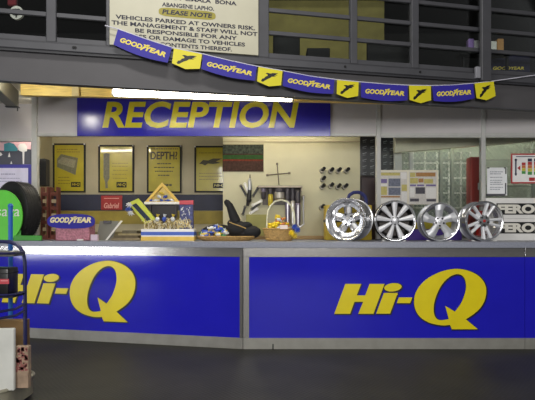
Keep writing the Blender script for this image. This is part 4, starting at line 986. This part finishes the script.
for (a, b, c, d_, i) in ((381, 172.5, 400, 175.5, 1), (401, 172.5, 406.5, 179, 6), (381, 179, 387, 183, 3), (381, 184, 387, 186, 6), (381, 186.5, 387, 195, 1), (388.5, 178.5, 400.5, 186.5, 2), (388.5, 187.5, 400.5, 195, 2), (401.5, 184.5, 407, 191, 1), (401.5, 192, 407, 203, 6), (381, 196, 400, 197.5, 5), (381, 198.5, 400, 203, 6),
                       (410, 172.5, 415.5, 177, 1), (416, 172.5, 435.5, 176.5, 5), (410, 178, 418, 183.5, 1), (418.5, 178.5, 423.5, 182.5, 5), (424, 179, 433, 183.5, 1), (410, 184.5, 416, 186.2, 3), (417, 184.5, 424, 186.2, 3), (426, 184.5, 436, 186.2, 3), (415.5, 187.3, 425, 193.8, 4), (426, 187.5, 436, 198, 6), (410, 187.5, 414.5, 197, 6), (410, 198.5, 419, 201.5, 4), (426.5, 199, 436, 201.5, 4)):
    pg.rect(a, b, c, d_, y - .0012, .001, mi=i)
pg.build('printed_pages', pm, np_)
bo2 = empty('product_box', (PX(410, 6.3), 6.3, Z_TOP), 'purple and yellow carton behind the satin and black wheel rims', 'box')
MB().box(PX(399, 6.25), PX(462, 6.25), 6.25, 6.36, Z_TOP + .001, PZ(220, 6.25), bev=.004).build('carton', purple, bo2)
MB().rect(400, 222, 461, 229, 6.248, .002).build('yellow_band', mat('carton_yellow', (176, 164, 50), .5), bo2)
o = MB().cyl((2.455, 6.022, Z_TOP + .001), (2.455, 6.022, Z_TOP + .33), .042, seg=24).lathe([(.044, .33), (.044, .345), (.0, .345)], Matrix.Translation((2.455, 6.022, Z_TOP)), 24).build('red_tin', red); tag(o, 'red tin partly seen through the spokes of the rightmost wheel rim', 'tin')

# diamond mesh cage behind the glass
dmesh = empty('mesh_partition', (2.75, 7.2, 0), 'grey diamond mesh partition behind the glass of the right bays', 'partition')
mm_ = mat('galvanised_mesh', (170, 176, 164), .5, .1)
gx0, gx1, gz0, gz1 = PX(402, 7.2), 4.45, .9, 2.62
wire = MB(); pitch = .062; rr = .0048; sl_ = 1.25
k = gx0 - (gz1 - gz0) / sl_
while k < gx1:
    for s_ in (1, -1):
        # x = k + (z - gz0)/sl for s=1 ; mirrored for s=-1
        pts = []
        for z in (gz0, gz1):
            x = k + (z - gz0) / sl_ if s_ == 1 else k + (gz1 - z) / sl_
            pts.append([x, z])
        (xa_, za_), (xb_, zb_) = pts
        for tgt in (gx0, gx1):
            for p, q in ((pts[0], pts[1]), (pts[1], pts[0])):
                if (tgt == gx0 and p[0] < gx0) or (tgt == gx1 and p[0] > gx1):
                    t_ = (tgt - p[0]) / (q[0] - p[0]); p[1] = p[1] + (q[1] - p[1]) * t_; p[0] = tgt
        if abs(pts[0][0] - pts[1][0]) > .01:
            yy = 7.2 + .003 * s_
            wire.tube([(pts[0][0], yy, pts[0][1]), (pts[1][0], yy, pts[1][1])], rr, seg=4)
    k += pitch
wire.build('diamond_mesh', mm_, dmesh)
for px in (402, 441, 452, 533):
    x = PX(px, 7.18); MB().box(x - .02, x + .02, 7.16, 7.195, 0, 2.86, bev=.003).build('upright', mat('cage_grey', (128, 132, 124), .5), dmesh)
for py in (160, 186, 209): 
    z = PZ(py, 7.18); MB().box(gx0, gx1, 7.165, 7.19, z - .008, z + .008).build('cross_bar', mat('cage_grey', (0, 0, 0)), dmesh)
for px, wd, lb in ((397.8, .1, 'pale upright post behind the glass right of the small-picture poster'), (411, .045, 'thin pale upright post inside the right bay, left of the mesh')):
    x = PX(px, 6.9); o = MB().box(x - wd / 2, x + wd / 2, 6.88, 6.94, 0, 2.86, bev=.004).build('post', postm); tag(o, lb, 'post')
# window grid of the rear store seen through the mesh
wg = empty('rear_window_grid', (2.2, 8.25, 1.2), 'white barred window grid far behind the mesh', 'window grid')
MB().box(PX(402, 8.27), PX(470, 8.27), 8.27, 8.299, 1.12, PZ(152, 8.27)).build('pane', mat('dim_pane_grey', (120, 128, 122), .3), wg)
for i, px in enumerate((402, 413, 425, 437, 449, 461, 470)): MB().box(PX(px, 8.25) - .012, PX(px, 8.25) + .012, 8.24, 8.27, 1.12, PZ(152, 8.27)).build('bar', white, wg)
for py in (163, 178, 193, 208): MB().box(PX(402, 8.25), PX(470, 8.25), 8.243, 8.268, PZ(py, 8.25) - .012, PZ(py, 8.25) + .012).build('bar', white, wg)
# slanting soffit beam
sb = MB(); ys = 6.75
A = [(PX(395, ys), ys, PZ(152.5, ys)), (PX(560, ys), ys, PZ(139, ys)), (PX(560, ys), ys, 2.85), (PX(395, ys), ys, 2.85)]
sb.hull_prism(A, [(x, y_ + .08, z) for x, y_, z in A]); o = sb.build('sloping_bulkhead', mat('bulkhead_beige', (222, 216, 192), .6)); struct(o)
# red locker
rl = empty('red_cabinet', (PX(476, 6.7), 6.8, Z_TOP), 'tall red cabinet behind the glass beside the right pale post', 'cabinet')
MB().box(PX(470.5, 6.7), PX(482, 6.7), 6.7, 6.86, 0, PZ(156.5, 6.7), bev=.02, seg=2).build('body', mat('cabinet_red', (150, 46, 38), .35), rl)
MB().box(PX(471.5, 6.69), PX(480.5, 6.69), 6.69, 6.70, 1.2, PZ(159, 6.69), bev=.004).build('door', mat('cabinet_red_door', (160, 50, 40), .3), rl)
MB().box(PX(478, 6.68), PX(479.3, 6.68), 6.675, 6.69, PZ(190, 6.69), PZ(183, 6.69), bev=.003).build('handle', silver, rl)
# notice and chart hung inside the glass of the far right bay
ntc = empty('paper_notice', (PX(497, 6.43), 6.43, PZ(197, 6.43)), 'white typed paper notice behind the glass at the right', 'notice')
Yq = YB + .006
MB().rect(487, 167.5, 507, 195.5, Yq, .003).build('sheet', mat('notice_white', (242, 243, 245), .5), ntc)
m = MB(); m.rect(487, 167.2, 489.5, 168.5, Yq - .003, .008); m.rect(504, 167.2, 506, 168.5, Yq - .003, .008); m.rect(505.2, 168, 506.5, 174, Yq - .002, .006); m.rect(486, 193.8, 505.5, 196, Yq - .003, .008); m.rect(505, 183, 506.3, 194, Yq - .002, .006); m.build('dark_edging', mat('edging_grey', (74, 74, 78), .5), ntc)
lines(ntc, [(490, 503, 171.5, .7), (490, 501, 173.5, .7), (490, 503, 177, .6), (490, 503, 180, .6), (490, 502, 182, .6), (490, 503, 184, .6), (490, 503, 187, .6), (490, 500, 189, .6)], Y=Yq - .0015, m=mat('typed_ink', (126, 128, 142), .5, var=0))
ch = empty('bar_chart_poster', (PX(526, 6.43), 6.43, PZ(184, 6.43)), 'white chart poster with red border and red, yellow and green bars', 'poster')
MB().rect(511, 153.5, 544, 183.5, Yq, .003).build('border', mat('chart_red', (176, 48, 50), .5), ch)
MB().rect(512.5, 155, 542.5, 182, Yq - .0012, .001).build('sheet', mat('chart_white', (245, 243, 241), .5), ch)
c_r, c_o, c_y, c_g, c_k = mat('chart_red', (0, 0, 0)), mat('chart_orange', (206, 120, 60), .5), mat('chart_yellow', (206, 196, 70), .5), mat('chart_green', (70, 150, 70), .5), mat('chart_ink', (50, 46, 72), .5)
cm = [c_r, c_o, c_y, c_g, c_k]; g = MB(); y = Yq - .0024
for (a, b, t0, t1, hh) in ((521.8, 525.6, 162.5, 174, 0), (527.8, 532, 158.5, 175, 1), (534, 538, 158.5, 175, 1)):
    n = 4; 
    if hh: g.rect(a, t0, b, t0 + 3, y, .001, mi=4); t0 += 3.3
    for i in range(n): g.rect(a, t0 + (t1 - t0) * i / n, b, t0 + (t1 - t0) * (i + .94) / n, y, .001, mi=i)
quad(g, [(517.2, 168), (520.4, 165.5), (520.4, 170.5)], y, .001, 0)
g.rect(515.1, 161, 516.6, 175.5, y, .001, mi=4); g.cyl((PX(515.9, y), y, PZ(159.9, y)), (PX(515.9, y), y + .001, PZ(159.9, y)), .016, seg=14, mi=4); g.cyl((PX(515.9, y), y, PZ(174, y)), (PX(515.9, y), y + .001, PZ(174, y)), .014, seg=14, mi=4)
g.rect(516, 156.2, 540, 157, y, .001, mi=4); g.rect(529, 177.5, 535, 181, y, .001, mi=0)
g.build('chart_bars', cm, ch)
# brake pad boards
def brake_board(z0, z1, label, bandtop, bandbot):
    yb_ = 6.005
    r = empty('brand_board', (PX(520, yb_), yb_, z0), label, 'board', 'white boards with black lettering bands')
    MB().box(PX(486, yb_), PX(566, yb_), yb_, yb_ + .07, z0, z1, bev=.004).build('board', white, r)
    MB().rect(496.5, bandtop, 562, bandbot, yb_ - .002, .002).build('black_band', dark, r)
    MB().text('FERODO', PX(497.6, yb_), PX(559, yb_), PZ(bandbot - 1.1, yb_), PZ(bandtop + 1.1, yb_), .003, face_M(0, yb_ - .002, 0), bold=.055).build('lettering', mat('band_lettering_cream', (222, 218, 206), .5, var=0), r)
zm = PZ(218.7, 6.005)
brake_board(Z_TOP + .001, zm, 'white board with black lettering band, lower of the two at the right end', 222, 233.5)
brake_board(zm + .001, PZ(198, 6.005), 'white board with black lettering band, upper of the two at the right end', 203.3, 214.7)

# ------------------------------------------------------------------ trolley at the near left
Yr = 3.62
tl = empty('tool_trolley', (PX(-6, Yr), Yr, 0), 'blue-framed workshop trolley with a hooped rail at the left edge', 'trolley')
bxw = PX(29, 3.8)
base_col = mat('dirty_grey_base', (138, 134, 116), .6, var=.2, scale=6)
bp = []
xl, xr, y0, y1, rc = -2.35, bxw, 3.42, 3.98, .14
for (cx, cy, a0_) in ((xr - rc, y0 + rc, -90), (xr - rc, y1 - rc, 0), (xl + rc, y1 - rc, 90), (xl + rc, y0 + rc, 180)):
    for k in range(7): a = math.radians(a0_ + 15 * k); bp.append((cx + rc * math.cos(a), cy + rc * math.sin(a)))
Zt = .16
MB().shape([bp], Zt - .03, Matrix.Translation((0, 0, .03))).build('base', base_col, tl)
MB().tube([(x, y_, Zt + .004) for x, y_ in bp], .014, seg=8, closed=True).build('base_rim', base_col, tl)
for cx, cy in ((xl + .2, y0 + .1), (xl + .2, y1 - .1), (xr - .2, y0 + .12), (xr - .2, y1 - .12)):
    MB().cyl((cx - .02, cy, .031), (cx + .02, cy, .031), .03, seg=18).build('caster', black, tl)
hoop = [(25.2, 352), (25.2, 330), (25, 300), (25, 275), (24.8, 262), (23.5, 254), (20.5, 248), (16, 244), (10, 242), (3, 241.5), (-6, 241.5), (-12, 243), (-17, 247), (-20, 254), (-21, 262), (-21, 300), (-21, 352)]
hz_ = [(PX(x, Yr + .06), Yr + .06, max(Zt + .01, PZ(y_, Yr + .06))) for x, y_ in hoop]
hz_[0] = (hz_[0][0], hz_[0][1], Zt); hz_[-1] = (hz_[-1][0], hz_[-1][1], Zt)
MB().tube(hz_, .0135, seg=10).build('hoop_rail', navyen, tl)
MB().tube([(PX(10.5, Yr + .28), Yr + .28, Zt), (PX(10.5, Yr + .28), Yr + .28, PZ(206, Yr + .28))], .017, seg=10).ball((PX(10.5, Yr + .28), Yr + .28, PZ(206, Yr + .28)), .02).build('blue_pole', mat('bright_blue_pole', (36, 96, 176), .35), tl)
def shelf(py, nm, m_, xr_px=24.4, rim=True):
    z = PZ(py, Yr)
    a, b = PX(-20.5, Yr), PX(xr_px, Yr + .045)
    MB().box(a, b, Yr - .13, Yr + .045, z - .012, z, bev=.004).build(nm, m_, tl)
    if rim:
        MB().tube([(b, Yr + .045, z + .01), (b, Yr - .10, z + .01), (b - .03, Yr - .135, z + .01), (a, Yr - .135, z + .01)], .008, seg=6).build('shelf_rail', navyen, tl)
    return z
shelf(254, 'top_shelf', mat('shelf_grey_metal', (120, 118, 112), .4, .5))
zs = shelf(294, 'middle_shelf', mat('shelf_dark_metal', (40, 42, 48), .5, .3))
for py in (307.5, 314):
    MB().tube([(PX(24.8, Yr + .06), Yr + .06, PZ(py - 2.5, Yr)), (PX(20, Yr), Yr - .06, PZ(py, Yr)), (PX(8, Yr), Yr - .13, PZ(py + 1.5, Yr)), (PX(-14, Yr), Yr - .13, PZ(py + 1.5, Yr)), (PX(-20.5, Yr), Yr + .06, PZ(py - 2.5, Yr))], .009, seg=8).build('ring_rail', navyen, tl)
# black case on the middle shelf
bc = empty('black_case', (PX(4, Yr), Yr - .04, zs), 'black case with a small red label on the trolley shelf', 'case')
MB().box(PX(-20, Yr - .1), PX(16.6, Yr), Yr - .12, Yr + .03, zs + .001, PZ(268, Yr - .1), bev=.012, seg=2).build('body', mat('black_case_plastic', (22, 22, 24), .35), bc)
MB().rect(-.5, 279, 9, 284, Yr - .122, .002).build('red_label', mat('label_red', (186, 66, 76), .5), bc)
MB().rect(.6, 280.4, 7.8, 281.2, Yr - .1235, .001).build('label_print', mat('label_print_pale', (220, 150, 150), .5), bc)
MB().box(PX(-20, Yr - .12), PX(16.7, Yr), Yr - .123, Yr + .032, PZ(274, Yr - .12), PZ(273, Yr - .12)).build('lid_seam', dark, bc)
o = MB().box(PX(-20, Yr), PX(18, Yr), Yr - .1, Yr + .03, PZ(253.8, Yr), PZ(250.5, Yr), bev=.006).build('tray', mat('pale_metal_tray', (150, 146, 138), .35, .6)); tag(o, 'shallow pale metal tray on the top shelf of the trolley', 'tray')
# goods on the base
o = MB().box(PX(-16, 3.76), -1.763, 3.76, 3.86, Zt + .001, PZ(321, 3.76), bev=.003).build('cardboard_box', cardb); tag(o, 'plain brown cardboard box standing on the trolley base behind the white panel', 'box')
wp = MB().box(PX(-16, 3.5), PX(14, 3.5), 3.50, 3.53, Zt + .001, PZ(328.5, 3.5), bev=.006).build('white_panel', mat('dusty_white_panel', (204, 204, 196), .5, var=.12, scale=5)); tag(wp, 'dusty white panel standing upright at the front of the trolley base', 'panel')
pbm = mat('splattered_card', (166, 142, 120), .8, var=.25, scale=18)
pb = MB().box(PX(14.8, 3.56), PX(28, 3.56), 3.56, 3.61, Zt + .001, PZ(346.5, 3.56), bev=.003).build('splattered_box', pbm); tag(pb, 'pale brown box splattered with red marks on the trolley base', 'box')
sp = MB()
for i in range(46):
    x = random.uniform(PX(16, 3.558), PX(27, 3.558)); z = random.uniform(PZ(372, 3.558), PZ(348, 3.558)); a = random.uniform(.003, .012)
    sp.box(x - a, x + a, 3.5575, 3.5595, z - a * random.uniform(.5, 2), z + a * random.uniform(.5, 2))
sp.build('red_marks', mat('splatter_red', (156, 96, 90), .7), pb)

# ------------------------------------------------------------------ lights
bl = empty('bulkhead_light', (-2.545, 5.2, 2.70), 'small round white lamp on the soffit just behind the left end of the beam', 'light')
MB().lathe([(.0, 2.904), (.085, 2.904), (.085, 2.86), (.07, 2.855), (.0, 2.855)], Matrix.Translation((-2.545, 5.2, 0)), 28).build('housing', mat('lamp_housing_white', (0, 0, 0)), bl)
MB().ball((-2.55, 5.2, 2.81), .075, 1, 1, .9, sub=3).build('globe', mat('globe_glow', (255, 250, 240), .4, var=0, emit=55.), bl)
def area(name, loc, target, sx, sy, power, col):
    d = bpy.data.lights.new(name, 'AREA'); d.shape = 'RECTANGLE'; d.size = sx; d.size_y = sy; d.energy = power; d.color = col
    o = bpy.data.objects.new(name, d); C.objects.link(o); o.location = loc
    o.rotation_euler = (Vector(target) - Vector(loc)).to_track_quat('-Z', 'Y').to_euler(); return o
lampm_off = mat('hanger_white', (200, 200, 196), .5)
def tube_lamp(x0, x1, y, z, label, glow):
    r = empty('ceiling_tube_light', ((x0 + x1) / 2, y, z), label, 'light', 'tube lights inside the booth')
    MB().box(x0, x1, y - .03, y + .03, z + .03, z + .09, bev=.004).build('housing', mat('lamp_housing_white', (0, 0, 0)), r)
    MB().cyl((x0 + .02, y, z), (x1 - .02, y, z), .018, seg=14).build('tube', glow, r)
    for x in (x0 + .2, x1 - .2): MB().cyl((x, y, z + .09), (x, y, 2.879), .006, seg=8).build('hanger', lampm_off, r)
    for x in (x0, x1 - .02): MB().box(x, x + .02, y - .02, y + .02, z - .02, z + .032).build('lamp_holder', mat('lamp_holder_white', (0, 0, 0)), r)
tube_lamp(-3.25, -2.05, 6.75, 2.63, 'tube light on the booth ceiling in front of the posters', lampdim)
tube_lamp(-.55, .85, 6.62, 2.74, 'tube light on the booth ceiling in front of the tool wall', lampin)
tube_lamp(1.9, 3.6, 7.0, 2.74, 'tube light on the booth ceiling above the right bays', lampwin)
area('workshop_door_daylight', (-7.3, .4, .80), (-2.0, 5.9, .9), 3.2, .45, 110, (.94, .96, 1.0))
area('workshop_front_daylight', (.4, -5.5, 3.5), (.2, 5.5, 1.0), 4.8, 2.6, 600, (1.0, .985, .96))
area('workshop_ceiling_lamp', (-.7, 3.0, 5.4), (-.5, 4.6, .6), 1.6, .3, 90, (1.0, .98, .94))
area('upstairs_lamp', (.8, 6.4, 4.3), (.8, 6.9, 3.2), .9, .2, .35, (1.0, .92, .7))
wd = bpy.data.worlds.new('workshop_ambient'); bpy.context.scene.world = wd; wd.use_nodes = True
wd.node_tree.nodes['Background'].inputs[0].default_value = (.98, .98, 1.0, 1); wd.node_tree.nodes['Background'].inputs[1].default_value = .10

# ------------------------------------------------------------------ camera
cd = bpy.data.cameras.new('camera'); cd.sensor_width = 36; cd.lens = 36 * F / 535; cd.shift_y = (HZ - 200) / 535; cd.clip_start = .05
co = bpy.data.objects.new('camera', cd); C.objects.link(co); co.location = (0, 0, EYE); co.rotation_euler = (math.pi / 2, 0, 0)
sc = bpy.context.scene; sc.camera = co
sc.view_settings.view_transform = 'Standard'; sc.view_settings.look = 'None'; sc.view_settings.gamma = 1; sc.view_settings.use_curve_mapping = False
sc.view_settings.exposure = 0.0
